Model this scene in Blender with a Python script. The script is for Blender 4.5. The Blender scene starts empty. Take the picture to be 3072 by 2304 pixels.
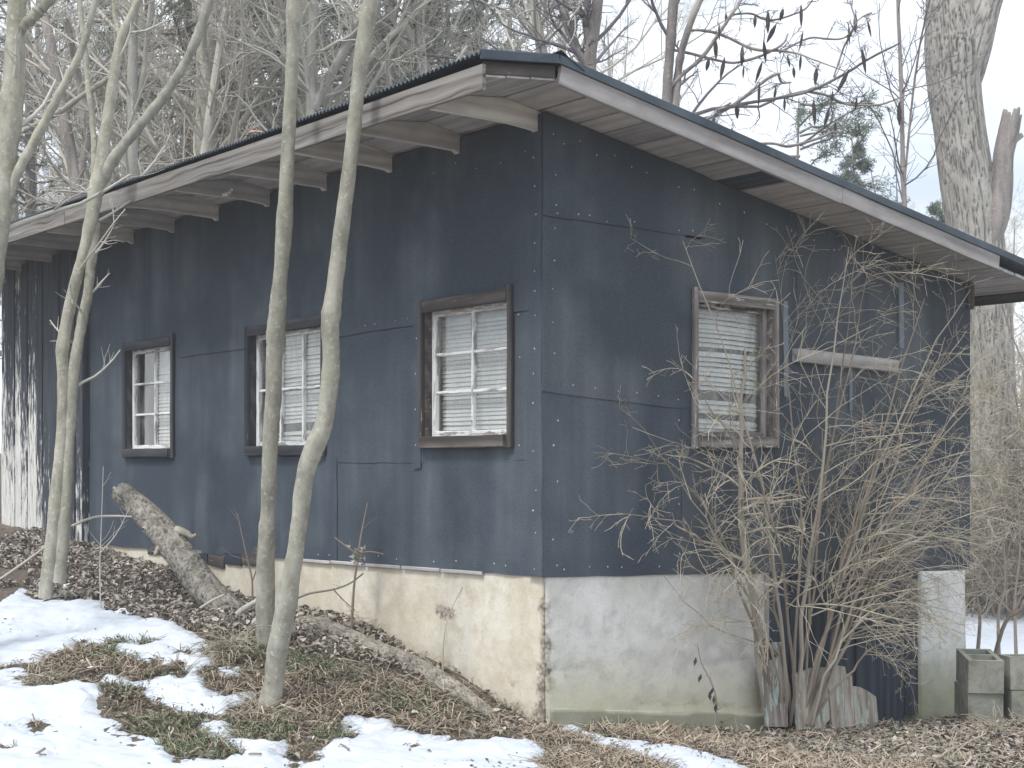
import bpy, bmesh, math, random
import numpy as np
from mathutils import Vector, Matrix

random.seed(7)
RNG = np.random.default_rng(11)
scn = bpy.context.scene
COL = scn.collection
R_ = math.radians

# ------------------------------------------------------------------ camera, sky, sun, exposure
F = 4400.0; CX = 1536.0; HY = 1390.0; CAMZ = 1.5
cam_d = bpy.data.cameras.new("camera"); cam = bpy.data.objects.new("camera", cam_d); COL.objects.link(cam)
cam.location = (0, 0, CAMZ); cam.rotation_euler = (R_(90), 0, 0)
cam_d.sensor_width = 36; cam_d.lens = 36 * F / 3072
cam_d.shift_y = (HY - 1152) / 3072
cam_d.clip_end = 2000
scn.camera = cam
scn.render.resolution_x = 1024; scn.render.resolution_y = 768

SUN_EL = 56; SUN_AZ = 222          # azimuth measured clockwise from +Y
w = bpy.data.worlds.new("World"); scn.world = w; w.use_nodes = True
nt = w.node_tree; nt.nodes.clear()
out = nt.nodes.new("ShaderNodeOutputWorld"); bg = nt.nodes.new("ShaderNodeBackground")
sky = nt.nodes.new("ShaderNodeTexSky"); sky.sky_type = 'NISHITA'; sky.sun_disc = False
sky.sun_elevation = R_(SUN_EL); sky.sun_rotation = R_(SUN_AZ)
tc = nt.nodes.new("ShaderNodeTexCoord"); mp = nt.nodes.new("ShaderNodeMapping"); mp.inputs['Scale'].default_value = (1, 1, 2.2)
nz = nt.nodes.new("ShaderNodeTexNoise"); nz.inputs['Scale'].default_value = 3.4; nz.inputs['Detail'].default_value = 7
cr = nt.nodes.new("ShaderNodeValToRGB")
cr.color_ramp.elements[0].position = .36; cr.color_ramp.elements[0].color = (.5, .565, .67, 1)
cr.color_ramp.elements[1].position = .62; cr.color_ramp.elements[1].color = (.93, .965, 1.0, 1)
mul = nt.nodes.new("ShaderNodeVectorMath"); mul.operation = 'SCALE'; mul.inputs['Scale'].default_value = 9.3
mix = nt.nodes.new("ShaderNodeMix"); mix.data_type = 'RGBA'; mix.inputs['Factor'].default_value = .88
nt.links.new(tc.outputs['Generated'], mp.inputs['Vector']); nt.links.new(mp.outputs['Vector'], nz.inputs['Vector'])
nt.links.new(nz.outputs['Fac'], cr.inputs['Fac']); nt.links.new(cr.outputs['Color'], mul.inputs[0])
nt.links.new(sky.outputs['Color'], mix.inputs['A']); nt.links.new(mul.outputs['Vector'], mix.inputs['B'])
nt.links.new(mix.outputs['Result'], bg.inputs['Color']); bg.inputs['Strength'].default_value = .1
nt.links.new(bg.outputs['Background'], out.inputs['Surface'])

sd_ = bpy.data.lights.new("sun", 'SUN'); sd_.energy = 1.5; sd_.angle = R_(14); sd_.color = (1, .985, .96)
sun = bpy.data.objects.new("sun", sd_); COL.objects.link(sun)
_a = R_(SUN_AZ); _e = R_(SUN_EL)
sdir = Vector((math.sin(_a) * math.cos(_e), math.cos(_a) * math.cos(_e), math.sin(_e)))
sun.rotation_euler = sdir.to_track_quat('Z', 'Y').to_euler(); sun.location = sdir * 30

scn.view_settings.view_transform = 'Standard'; scn.view_settings.look = 'None'
scn.view_settings.gamma = 1; scn.view_settings.exposure = 0.8
scn.cycles.max_bounces = 6; scn.cycles.diffuse_bounces = 3; scn.cycles.glossy_bounces = 2; scn.cycles.transparent_max_bounces = 10; scn.cycles.volume_bounces = 1

# ------------------------------------------------------------------ maths helpers
def nrm(v): return v / np.maximum(np.linalg.norm(v, axis=-1, keepdims=True), 1e-9)

C0 = np.array([.178, 8.15]); A1 = math.atan2(3536, 4400)
D1 = np.array([-math.sin(A1), math.cos(A1)]); N1 = np.array([-D1[1], D1[0]])      # long wall: direction to the left, outward normal
D2 = -N1.copy(); N2 = -D1.copy()                                                   # gable wall: direction to the right, outward normal
def W1(s, z, o=0.0): p = C0 + D1 * s + N1 * o; return Vector((p[0], p[1], z))
def W2(s, z, o=0.0): p = C0 + D2 * s + N2 * o; return Vector((p[0], p[1], z))
def _px(px, py, D, N, o):
    b = C0 + N * o; k = (px - CX) / F
    s = (k * b[1] - b[0]) / (D[0] - k * D[1]); dep = b[1] + D[1] * s
    return s, CAMZ - (py - HY) / F * dep
def p1(px, py, o=0.0): return _px(px, py, D1, N1, o)
def p2(px, py, o=0.0): return _px(px, py, D2, N2, o)
def at(px, py, dep): return np.array([(px - CX) / F * dep, dep, CAMZ - (py - HY) / F * dep])

def hsh(i, j, s):
    n = (i * 374761393 + j * 668265263 + s * 974634777) & 0xffffffff
    n = ((n ^ (n >> 13)) * 1274126177) & 0xffffffff
    return ((n ^ (n >> 16)) & 0xffff) / 65535.0
def vn(x, y, s=0):
    x = np.asarray(x, float); y = np.asarray(y, float)
    xi = np.floor(x).astype(np.int64); yi = np.floor(y).astype(np.int64); fx = x - xi; fy = y - yi
    fx = fx * fx * (3 - 2 * fx); fy = fy * fy * (3 - 2 * fy)
    a = hsh(xi, yi, s); b = hsh(xi + 1, yi, s); c = hsh(xi, yi + 1, s); d = hsh(xi + 1, yi + 1, s)
    return (a * (1 - fx) + b * fx) * (1 - fy) + (c * (1 - fx) + d * fx) * fy
def fbm(x, y, s=0, o=4):
    v = 0; a = .5; t = 0
    for k in range(o):
        v = v + a * vn(x * 2 ** k, y * 2 ** k, s + k); t += a; a *= .55
    return v / t

# ground height by thin plate spline through surveyed points
_gp = [(0, 0, -.03), (0, 4, 0), (-3, 4, -.05), (3, 4, -.05), (0, 7.1, .02), (1.5, 7.3, -.04), (2.7, 7.8, -.12), (-1.37, 8.2, .12), (-1.52, 9.0, .385),
       (-3.35, 10.5, .52), (-2.5, 7.2, 0), (-3.2, 8.6, .22), (-5, 10, .5), (-6, 14, 1.0), (-9, 20, 1.4), (5, 10, -.42), (4.6, 13, -.42), (6, 20, -.45),
       (3, 20, -.2), (0, 20, .5), (8, 30, -.4), (-12, 30, 1.6), (0, 32, .6), (14, 14, -.5), (-14, 8, .8), (12, 4, -.2), (.6, 8.0, -.02), (3.3, 9.9, -.22), (3.8, 10.1, -.2)]
for s_, z_ in ((0, .02), (.7, .23), (2.2, .46), (3.74, .52), (5.14, .65), (6.2, .76), (8.3, .9), (4, .6)):
    p = C0 + D1 * s_ + N1 * .02; _gp.append((p[0], p[1], z_))
for s_, z_ in ((1, -.1), (2, -.2), (3.4, -.32), (4.05, -.36)):
    p = C0 + D2 * s_ + N2 * .02; _gp.append((p[0], p[1], z_))
_gp = np.array(_gp); _X = _gp[:, :2]
def _phi(r2): return np.where(r2 > 1e-12, .5 * r2 * np.log(np.maximum(r2, 1e-12)), 0)
_n = len(_gp); _A = np.zeros((_n + 3, _n + 3))
_A[:_n, :_n] = _phi(((_X[:, None] - _X[None]) ** 2).sum(-1)) + np.eye(_n) * .05
_A[:_n, _n] = 1; _A[:_n, _n + 1:] = _X; _A[_n, :_n] = 1; _A[_n + 1:, :_n] = _X.T
_W = np.linalg.solve(_A, np.concatenate([_gp[:, 2], np.zeros(3)]))
def ground(x, y):
    x = np.asarray(x, float); y = np.asarray(y, float); sh = x.shape; x = x.ravel(); y = y.ravel()
    xc = np.clip(x, -16, 16); yc = np.clip(y, -2, 34)
    z = np.zeros(len(x))
    for k in range(0, len(x), 20000):
        sl = slice(k, k + 20000)
        r2 = (xc[sl, None] - _X[None, :, 0]) ** 2 + (yc[sl, None] - _X[None, :, 1]) ** 2
        z[sl] = _phi(r2) @ _W[:_n] + _W[_n] + xc[sl] * _W[_n + 1] + yc[sl] * _W[_n + 2]
    z = np.clip(z, -.6, 2.2)
    near = np.clip((18 - np.hypot(x, y - 10)) / 8, 0, 1)
    z = z + near * ((fbm(x * 1.3, y * 1.3, 3) - .5) * .07 + (fbm(x * 5, y * 5, 9) - .5) * .03)
    return z.reshape(sh)
def gz(x, y): return float(ground(np.array([x]), np.array([y]))[0])
def gpix(px, py, lo=4.0, hi=26.0):
    dep = np.linspace(lo, hi, 900); x = (px - CX) / F * dep; z = CAMZ - (py - HY) / F * dep
    d = z - ground(x, dep); i = np.argmax(d < 0)
    if d[i] >= 0: i = len(dep) - 1
    return np.array([x[i], dep[i], z[i]])

# ------------------------------------------------------------------ object helpers
WM = {}
def finish(o, parent=None, M=None):
    COL.objects.link(o)
    if M is not None: o.matrix_world = M
    WM[o.name] = (M.copy() if M is not None else Matrix.Identity(4))
    if parent is not None:
        o.parent = parent; o.matrix_parent_inverse = WM[parent.name].inverted()
    return o
def tag(o, label=None, cat=None, group=None, kind=None):
    if label: o["label"] = label
    if cat: o["category"] = cat
    if group: o["group"] = group
    if kind: o["kind"] = kind
    return o
def empty(name, loc):
    o = bpy.data.objects.new(name, None); o.empty_display_size = .2
    return finish(o, None, Matrix.Translation(Vector(loc)))
def npmesh(name, V, Fq, smooth=False):
    me = bpy.data.meshes.new(name); V = np.asarray(V, np.float32).reshape(-1, 3); Fq = np.asarray(Fq, np.int32)
    n, k = Fq.shape
    me.vertices.add(len(V)); me.vertices.foreach_set("co", V.ravel())
    me.loops.add(n * k); me.loops.foreach_set("vertex_index", Fq.ravel())
    me.polygons.add(n); me.polygons.foreach_set("loop_start", np.arange(0, n * k, k, dtype=np.int32))
    if smooth: me.polygons.foreach_set("use_smooth", np.ones(n, bool))
    me.update(calc_edges=True); return me
def pymesh(name, V, Fs, smooth=False):
    me = bpy.data.meshes.new(name); me.from_pydata([tuple(v) for v in V], [], [tuple(f) for f in Fs])
    if smooth:
        for p in me.polygons: p.use_smooth = True
    me.update(); return me
def mobj(name, me, mat, parent=None, M=None):
    if mat is not None and len(me.materials) == 0: me.materials.append(mat)
    return finish(bpy.data.objects.new(name, me), parent, M)
def box_sec(w, t, c):
    a, b = w / 2, t / 2
    return [(-a + c, -b), (a - c, -b), (a, -b + c), (a, b - c), (a - c, b), (-a + c, b), (-a, b - c), (-a, -b + c)]
def board(name, a, b, wdir, w, t, mat, parent, jit=.002, nseg=2, cham=.004):
    a = Vector(a); b = Vector(b); X = (b - a); L = X.length; X.normalize(); Y = Vector(wdir); Y = (Y - X * Y.dot(X)).normalized(); Z = X.cross(Y)
    M = Matrix((X, Y, Z)).transposed().to_4x4(); M.translation = a
    V = []; Fs = []; sec = box_sec(w, t, min(cham, t * .3, w * .3))
    for i in range(nseg + 1):
        x = L * i / nseg; dy = random.uniform(-jit, jit); dz = random.uniform(-jit, jit) * .6
        for (y, z) in sec: V.append((x + (random.uniform(-jit, jit) if i in (0, nseg) else 0), y + dy + random.uniform(-jit, jit) * .4, z + dz))
    for i in range(nseg):
        for k in range(8): Fs.append((i * 8 + k, i * 8 + (k + 1) % 8, i * 8 + 8 + (k + 1) % 8, i * 8 + 8 + k))
    Fs.append(tuple(range(7, -1, -1))); Fs.append(tuple(nseg * 8 + k for k in range(8)))
    return mobj(name, pymesh(name, V, Fs), mat, parent, M)
def prism(name, pts_a, pts_b, mat, parent=None):
    n = len(pts_a); V = list(pts_a) + list(pts_b)
    Fs = [tuple(range(n)), tuple(range(2 * n - 1, n - 1, -1))] + [(i, i + n, (i + 1) % n + n, (i + 1) % n) for i in range(n)]
    me = pymesh(name, V, Fs); bm = bmesh.new(); bm.from_mesh(me); bmesh.ops.recalc_face_normals(bm, faces=bm.faces); bm.to_mesh(me); bm.free()
    return mobj(name, me, mat, parent)
def sheet(name, WF, poly, o0, t, mat, parent, jit=.004, step=.14):
    pts = []
    for i in range(len(poly)):
        a = np.array(poly[i], float); b = np.array(poly[(i + 1) % len(poly)], float); d = np.linalg.norm(b - a); n = max(1, int(d / step))
        for k in range(n):
            p = a + (b - a) * k / n
            if k: p = p + np.array([random.uniform(-jit, jit), random.uniform(-jit, jit)])
            pts.append(p)
    A = [WF(p[0], p[1], o0 + t + random.uniform(0, .0015)) for p in pts]; B = [WF(p[0], p[1], o0) for p in pts]
    return prism(name, A, B, mat, parent)

def tubes(groups):
    """groups: list of (P[N,K,3], R[N,K], sides)"""
    VV = []; FF = []; base = 0
    for P, R, S in groups:
        N, K = R.shape
        if N == 0: continue
        T = np.gradient(P, axis=1) if K > 2 else np.repeat((P[:, 1:] - P[:, :1]), K, 1); T = nrm(T)
        mt = nrm(T.mean(1)); ref = np.where(np.abs(mt[:, 2:3]) < .85, np.array([[0, 0, 1.]]), np.array([[1., 0, 0]]))[:, None, :]
        U = nrm(np.cross(T, np.broadcast_to(ref, T.shape))); Vv = np.cross(T, U)
        th = np.arange(S) / S * 2 * np.pi
        ring = (U[:, :, None, :] * np.cos(th)[None, None, :, None] + Vv[:, :, None, :] * np.sin(th)[None, None, :, None]) * R[:, :, None, None]
        VV.append((P[:, :, None, :] + ring).reshape(-1, 3))
        i = np.arange(N)[:, None, None] * K * S; k = np.arange(K - 1)[None, :, None] * S; s = np.arange(S)[None, None, :]; s2 = (s + 1) % S
        FF.append(np.stack([i + k + s, i + k + s2, i + k + S + s2, i + k + S + s], -1).reshape(-1, 4) + base); base += N * K * S
    return np.concatenate(VV), np.concatenate(FF)
def grow(P, R, n, t0, t1, lr, ang, K, rr, up, wob, rng, absL=None, minr=.0015, bias=None):
    N, Kp = R.shape; idx = np.repeat(np.arange(N), n); m = len(idx); t = rng.uniform(t0, t1, m)
    f = t * (Kp - 1); i = np.minimum(f.astype(int), Kp - 2); a = (f - i)[:, None]
    p = P[idx, i] * (1 - a) + P[idx, i + 1] * a; r = R[idx, i] * (1 - a[:, 0]) + R[idx, i + 1] * a[:, 0]
    tan = nrm(P[idx, i + 1] - P[idx, i]); pl = np.linalg.norm(np.diff(P, axis=1), axis=-1).sum(1)[idx]
    L = pl * rng.uniform(lr[0], lr[1], m) * (1.15 - .6 * t) if absL is None else rng.uniform(absL[0], absL[1], m)
    v = rng.normal(size=(m, 3)); v -= (v * tan).sum(-1, keepdims=True) * tan; v = nrm(v)
    an = np.radians(rng.uniform(ang[0], ang[1], m))[:, None]; d = np.cos(an) * tan + np.sin(an) * v
    out = np.zeros((m, K, 3)); out[:, 0] = p; cur = p
    for k in range(1, K):
        d = d + rng.normal(size=(m, 3)) * wob; d[:, 2] += up
        if bias is not None: d = d + bias
        d = nrm(d); cur = cur + d * (L / (K - 1))[:, None]; out[:, k] = cur
    RR = np.maximum(r * rr, minr)[:, None] * np.linspace(1, .4, K)[None]
    return out, np.maximum(RR, minr * .8)
def catmull(pts, M):
    p = np.asarray(pts, float); p = np.vstack([2 * p[0] - p[1], p, 2 * p[-1] - p[-2]]); n = len(p) - 3
    t = np.linspace(0, n - 1e-6, M); i = t.astype(int); f = (t - i)[:, None]
    a, b, c, d = p[i], p[i + 1], p[i + 2], p[i + 3]
    return .5 * ((2 * b) + (c - a) * f + (2 * a - 5 * b + 4 * c - d) * f ** 2 + (3 * b - a - 3 * c + d) * f ** 3)
def pxline(pts, dep, M=40):
    """pts: (px,py,width_px[,depth]) -> centreline and radii, resampled"""
    q = []
    for p in pts:
        d = p[3] if len(p) > 3 else dep
        q.append(np.concatenate([at(p[0], p[1], d), [p[2] / 2 / F * d]]))
    c = catmull(q, M); return c[None, :, :3], np.maximum(c[None, :, 3], .002)

# ------------------------------------------------------------------ materials
def mat(name):
    m = bpy.data.materials.new(name); m.use_nodes = True; t = m.node_tree; t.nodes.clear()
    o = t.nodes.new("ShaderNodeOutputMaterial"); b = t.nodes.new("ShaderNodeBsdfPrincipled"); t.links.new(b.outputs[0], o.inputs[0])
    b.inputs['Roughness'].default_value = .85
    try: b.inputs['Specular IOR Level'].default_value = .25
    except KeyError: pass
    return m, t, b
class NB:
    def __init__(s, t): s.t = t
    def n(s, typ, **k):
        x = s.t.nodes.new(typ)
        for a, v in k.items(): setattr(x, a, v)
        return x
    def l(s, a, b): s.t.links.new(a, b)
    def pos(s, obj=False, scale=(1, 1, 1), rnd=False):
        if obj: src = s.n("ShaderNodeTexCoord").outputs['Object']
        else: src = s.n("ShaderNodeNewGeometry").outputs['Position']
        mp = s.n("ShaderNodeMapping"); mp.inputs['Scale'].default_value = scale; s.l(src, mp.inputs['Vector'])
        if rnd:
            oi = s.n("ShaderNodeObjectInfo"); mm = s.n("ShaderNodeMath", operation='MULTIPLY'); mm.inputs[1].default_value = 37.0
            s.l(oi.outputs['Random'], mm.inputs[0]); s.l(mm.outputs[0], mp.inputs['Location'])
        return mp.outputs['Vector']
    def noise(s, vec, sc, det=4, rough=.55, dist=0):
        x = s.n("ShaderNodeTexNoise"); x.inputs['Scale'].default_value = sc; x.inputs['Detail'].default_value = det
        x.inputs['Roughness'].default_value = rough; x.inputs['Distortion'].default_value = dist; s.l(vec, x.inputs['Vector']); return x.outputs['Fac']
    def ramp(s, fac, stops):
        x = s.n("ShaderNodeValToRGB"); e = x.color_ramp.elements
        while len(e) < len(stops): e.new(.5)
        for k, (p, c) in enumerate(stops): e[k].position = p; e[k].color = (*c, 1) if len(c) == 3 else c
        s.l(fac, x.inputs['Fac']); return x.outputs['Color']
    def fr(s, fac, a, b, lo=0, hi=1):
        x = s.n("ShaderNodeMapRange"); x.inputs[1].default_value = a; x.inputs[2].default_value = b; x.inputs[3].default_value = lo; x.inputs[4].default_value = hi
        s.l(fac, x.inputs[0]); return x.outputs[0]
    def mix(s, fac, a, b, mode='MIX'):
        x = s.n("ShaderNodeMix", data_type='RGBA', blend_type=mode)
        for v, nme in ((fac, 'Factor'), (a, 'A'), (b, 'B')):
            if isinstance(v, (int, float)): x.inputs[nme].default_value = v
            elif isinstance(v, tuple): x.inputs[nme].default_value = (*v, 1)
            else: s.l(v, x.inputs[nme])
        return x.outputs['Result']
    def math(s, op, a, b=None):
        x = s.n("ShaderNodeMath", operation=op)
        for i, v in enumerate((a, b)):
            if v is None: continue
            if isinstance(v, (int, float)): x.inputs[i].default_value = v
            else: s.l(v, x.inputs[i])
        return x.outputs[0]
    def bump(s, h, b, st=.3, d=.01):
        x = s.n("ShaderNodeBump"); x.inputs['Strength'].default_value = st; x.inputs['Distance'].default_value = d; s.l(h, x.inputs['Height']); s.l(x.outputs[0], b.inputs['Normal'])
M = {}
def plain(name, c, rough=.8, metal=0, spec=.25):
    m, t, b = mat(name); b.inputs['Base Color'].default_value = (*c, 1); b.inputs['Roughness'].default_value = rough; b.inputs['Metallic'].default_value = metal
    b.inputs['Specular IOR Level'].default_value = spec; M[name] = m; return m

# asphalt rolled roofing used as siding
m, t, b = mat('siding'); q = NB(t); v = q.pos()
big = q.noise(v, 1.1, 3, .6); st = q.noise(q.pos(scale=(3.2, 3.2, .3)), 1.0, 3, .6); gr = q.noise(v, 170, 2, .7)
worn = q.math('ADD', q.math('MULTIPLY', q.fr(big, .38, .6), q.fr(st, .3, .65)), q.fr(st, .58, .8, 0, .2))
c = q.mix(worn, (.045, .058, .075), (.165, .185, .197))
c = q.mix(q.fr(gr, .35, .7, 0, .75), q.mix(.5, c, (.035, .045, .06)), q.mix(.22, c, (.3, .33, .36)))
oi = q.n("ShaderNodeObjectInfo"); c = q.mix(1.0, c, q.ramp(oi.outputs['Random'], [(0, (.88, .93, 1.0)), (1, (1.06, 1.05, 1.03))]), 'MULTIPLY')
q.l(c, b.inputs['Base Color']); q.bump(q.math('ADD', q.math('MULTIPLY', gr, .2), q.noise(v, 1.7, 1)), b, .5, .03); b.inputs['Roughness'].default_value = .9; M['siding'] = m

# weathered grey timber, grain along local X
def wood(name, dark, mid, light, paint=None, pth=.6):
    m, t, b = mat(name); q = NB(t); v = q.pos(True, (1.0, 13, 13), True); g = q.noise(v, 1.3, 3, .6, .6)
    rings = q.n("ShaderNodeTexWave", wave_type='RINGS', rings_direction='X'); rings.inputs['Scale'].default_value = .55; rings.inputs['Distortion'].default_value = 5; rings.inputs['Detail'].default_value = 2
    rings.inputs['Detail Scale'].default_value = .8
    q.l(q.pos(True, (.55, 9, 9), True), rings.inputs['Vector']); f = q.math('ADD', q.math('MULTIPLY', g, .75), q.math('MULTIPLY', rings.outputs['Fac'], .25))
    c = q.ramp(f, [(.25, dark), (.5, mid), (.75, light)])
    bl = q.noise(q.pos(True, (3, 5, 5), True), 1.6, 4); c = q.mix(q.fr(bl, .42, .7, 0, .55), c, tuple(x * .62 for x in mid))
    oi = q.n("ShaderNodeObjectInfo"); c = q.mix(1.0, c, q.ramp(oi.outputs['Random'], [(0, (.74, .74, .77)), (1, (1.15, 1.12, 1.08))]), 'MULTIPLY')
    if paint:
        pn = q.noise(q.pos(True, (2.2, 16, 16), True), 2.4, 6, .65); c = q.mix(q.fr(pn, pth, pth + .05), c, paint)
    q.l(c, b.inputs['Base Color']); q.bump(f, b, .35, .006); M[name] = m
wood('old_wood', (.27, .25, .24), (.46, .44, .43), (.6, .585, .57))
m, t, b = mat('fascia_wood'); q = NB(t)
dn = q.noise(q.pos(True, (1.1, 3, 3), True), 1.6, 2); vm = q.n("ShaderNodeVectorMath", operation='ADD'); cb = q.n("ShaderNodeCombineXYZ"); q.l(q.math('MULTIPLY', dn, 1.9), cb.inputs[1]); q.l(q.pos(True, (.5, 26, 26), True), vm.inputs[0]); q.l(cb.outputs[0], vm.inputs[1])
g = q.noise(vm.outputs[0], 1.5, 3, .6); g2 = q.noise(q.pos(True, (2, 60, 60), True), 1.4, 2)
c = q.ramp(g, [(.36, (.07, .062, .056)), (.46, (.21, .19, .172)), (.6, (.29, .27, .247)), (.75, (.38, .36, .335))]); c = q.mix(q.fr(g2, .4, .7, 0, .35), c, (.24, .225, .21)); q.l(c, b.inputs['Base Color']); M['fascia_wood'] = m
wood('rafter_wood', (.46, .445, .43), (.66, .645, .63), (.76, .75, .74))
wood('soffit_wood', (.42, .40, .39), (.52, .505, .495), (.6, .585, .575))
wood('dark_casing', (.035, .038, .046), (.06, .064, .074), (.12, .12, .125), (.3, .28, .25), .68)
wood('brown_casing', (.05, .046, .046), (.095, .083, .078), (.19, .165, .15), (.4, .35, .28), .64)
wood('grey_casing', (.09, .075, .065), (.24, .215, .2), (.42, .4, .38), (.6, .6, .58), .6)
wood('peeling_white', (.2, .18, .16), (.5, .48, .46), (.72, .71, .69), (.86, .86, .85), .45)
wood('navy_board', (.03, .042, .06), (.05, .066, .09), (.085, .1, .12))
wood('sign_wood', (.2, .16, .13), (.4, .35, .3), (.56, .51, .45), (.46, .57, .51), .54)

# dark painted boards whose white paint shows where the dark coat flakes off
m, t, b = mat('flaking_board'); q = NB(t); g = q.noise(q.pos(True, (1, 20, 20), True), 1.5, 5)
base = q.ramp(g, [(.3, (.028, .034, .045)), (.6, (.07, .08, .095)), (.8, (.15, .15, .155))])
fl = q.noise(q.pos(True, (3.2, 20, 20), True), 1.6, 7, .7)
pt = q.n("ShaderNodeAttribute", attribute_type='OBJECT', attribute_name='["flake"]')
sx = q.n("ShaderNodeSeparateXYZ"); q.l(q.n("ShaderNodeTexCoord").outputs['Object'], sx.inputs[0])
band = q.fr(sx.outputs['X'], .3, 2.1, .06, -.2)
msk = q.math('ADD', q.math('ADD', fl, band), pt.outputs['Fac'])
c = q.mix(q.fr(msk, .585, .66), base, q.ramp(fl, [(.3, (.5, .48, .44)), (.6, (.76, .75, .71))])); q.l(c, b.inputs['Base Color']); q.bump(q.math('ADD', g, q.fr(msk, .6, .64)), b, .4, .004); M['flaking_board'] = m

# poured concrete
def concrete(name, c0, c1, stain, moss):
    m, t, b = mat(name); q = NB(t); v = q.pos(); n1 = q.noise(v, 2.2, 6, .62); n2 = q.noise(v, 9, 5, .65); n3 = q.noise(v, 60, 3, .7)
    c = q.mix(q.fr(n1, .4, .6), c0, c1); c = q.mix(q.fr(n2, .46, .68, 0, .75), c, stain); c = q.mix(q.fr(n3, .55, .8, 0, .35), c, tuple(x * .45 for x in stain))
    at_ = q.n("ShaderNodeAttribute", attribute_name='rough'); pit = q.n("ShaderNodeTexVoronoi"); pit.inputs['Scale'].default_value = 42; q.l(v, pit.inputs['Vector'])
    pc = q.ramp(pit.outputs['Distance'], [(.05, (.56, .51, .43)), (.4, (.4, .35, .29)), (.75, (.13, .11, .09))])
    c = q.mix(q.math('MULTIPLY', q.fr(q.math('ADD', at_.outputs['Fac'], q.math('MULTIPLY', n2, .9)), .82, 1.0), .85), c, pc)
    mo = q.n("ShaderNodeAttribute", attribute_name='moss'); c = q.mix(q.math('MULTIPLY', q.fr(q.math('ADD', mo.outputs['Fac'], q.math('MULTIPLY', n1, .7)), .7, 1.15), .8), c, moss)
    lines = q.n("ShaderNodeAttribute", attribute_name='seam'); c = q.mix(q.math('MULTIPLY', lines.outputs['Fac'], q.fr(n2, .4, .75, 0, .55)), c, tuple(x * .5 for x in stain))
    q.l(c, b.inputs['Base Color']); q.bump(q.math('ADD', q.math('ADD', n2, q.math('MULTIPLY', n3, .35)), q.math('MULTIPLY', lines.outputs['Fac'], -.5)), b, .4, .012); b.inputs['Roughness'].default_value = .92; M[name] = m
concrete('concrete_tan', (.66, .595, .47), (.78, .735, .63), (.57, .495, .38), (.38, .325, .25))
concrete('concrete_grey', (.66, .65, .60), (.8, .79, .76), (.5, .5, .485), (.5, .47, .31))
concrete('concrete_white', (.72, .72, .69), (.84, .84, .82), (.55, .55, .5), (.4, .41, .24))
concrete('concrete_moss', (.4, .39, .32), (.5, .49, .42), (.29, .285, .23), (.29, .285, .2))
concrete('block', (.22, .22, .185), (.4, .395, .345), (.12, .125, .1), (.17, .185, .11))

# bark
def bark(name, c0, c1, spot, sc=6, stretch=.35, bumpd=.01, rough_bark=False, bmp=True):
    m, t, b = mat(name); q = NB(t); v = q.pos(True, (1, 1, stretch)); n1 = q.noise(v, sc, 6, .6); n2 = q.noise(q.pos(True), 3.0, 4); n3 = q.noise(q.pos(True), 34, 4, .7)
    c = q.mix(q.fr(n1, .35, .65), c0, c1); c = q.mix(q.fr(n2, .5, .72, 0, .7), c, spot); c = q.mix(q.fr(n3, .57, .68, 0, .6), c, tuple(min(1, x * 1.45) for x in c1)); c = q.mix(q.fr(n3, .42, .3, 0, .5), c, tuple(x * .6 for x in c0))
    h = q.math('ADD', n1, q.math('MULTIPLY', n3, .4))
    if rough_bark:
        cv = q.n("ShaderNodeAttribute", attribute_name='crev'); c = q.mix(cv.outputs['Fac'], c, tuple(x * .34 for x in c0))
    oi = q.n("ShaderNodeObjectInfo"); c = q.mix(1.0, c, q.ramp(oi.outputs['Random'], [(0, (.8, .8, .8)), (1, (1.15, 1.13, 1.08))]), 'MULTIPLY')
    q.l(c, b.inputs['Base Color'])
    if bmp: q.bump(h, b, .5, bumpd)
    b.inputs['Roughness'].default_value = .9; M[name] = m
bark('smooth_bark', (.28, .27, .225), (.49, .475, .405), (.38, .38, .29), 11, .5, .014)
bark('dark_smooth_bark', (.19, .18, .155), (.31, .295, .245), (.24, .245, .18), 5, .3, .006)
bark('grey_bark', (.36, .345, .31), (.56, .54, .49), (.45, .44, .38), 9, .2, .02, False, False)
bark('brown_bark', (.2, .18, .175), (.38, .345, .325), (.4, .35, .33), 9, .15, .03, False, False)
bark('pale_bark', (.34, .325, .28), (.54, .52, .45), (.42, .41, .34), 7, .3, .01, False, False)
bark('ridged_bark', (.27, .255, .235), (.43, .415, .39), (.33, .32, .295), 12, .3, .02, True, False)
bark('log_bark_dark', (.2, .18, .155), (.38, .35, .3), (.25, .24, .18), 14, 1, .02, True)
bark('log_bark', (.22, .2, .17), (.42, .395, .345), (.28, .26, .215), 14, 1, .02, True)
plain('twig_grey', (.53, .495, .43)); plain('twig_dark', (.21, .195, .205)); plain('twig_brown', (.27, .225, .18)); plain('twig_mid', (.4, .36, .3)); plain('twig_pale', (.58, .56, .5))
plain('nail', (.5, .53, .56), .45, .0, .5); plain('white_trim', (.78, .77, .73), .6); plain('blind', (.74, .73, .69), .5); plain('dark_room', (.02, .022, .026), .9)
plain('pod', (.075, .06, .06)); plain('white_ceramic', (.85, .85, .83), .3, 0, .5); plain('nest', (.45, .42, .36)); plain('galvanised', (.2, .24, .28), .6, .1); plain('orange_leaf', (.5, .27, .18)); plain('cut_wood', (.46, .37, .25))
m, t, b = mat('twig_tan'); q = NB(t); n_ = q.noise(q.pos(), 5, 3); q.l(q.ramp(n_, [(.3, (.27, .235, .19)), (.5, (.45, .4, .31)), (.7, (.58, .52, .42))]), b.inputs['Base Color']); M['twig_tan'] = m
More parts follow.
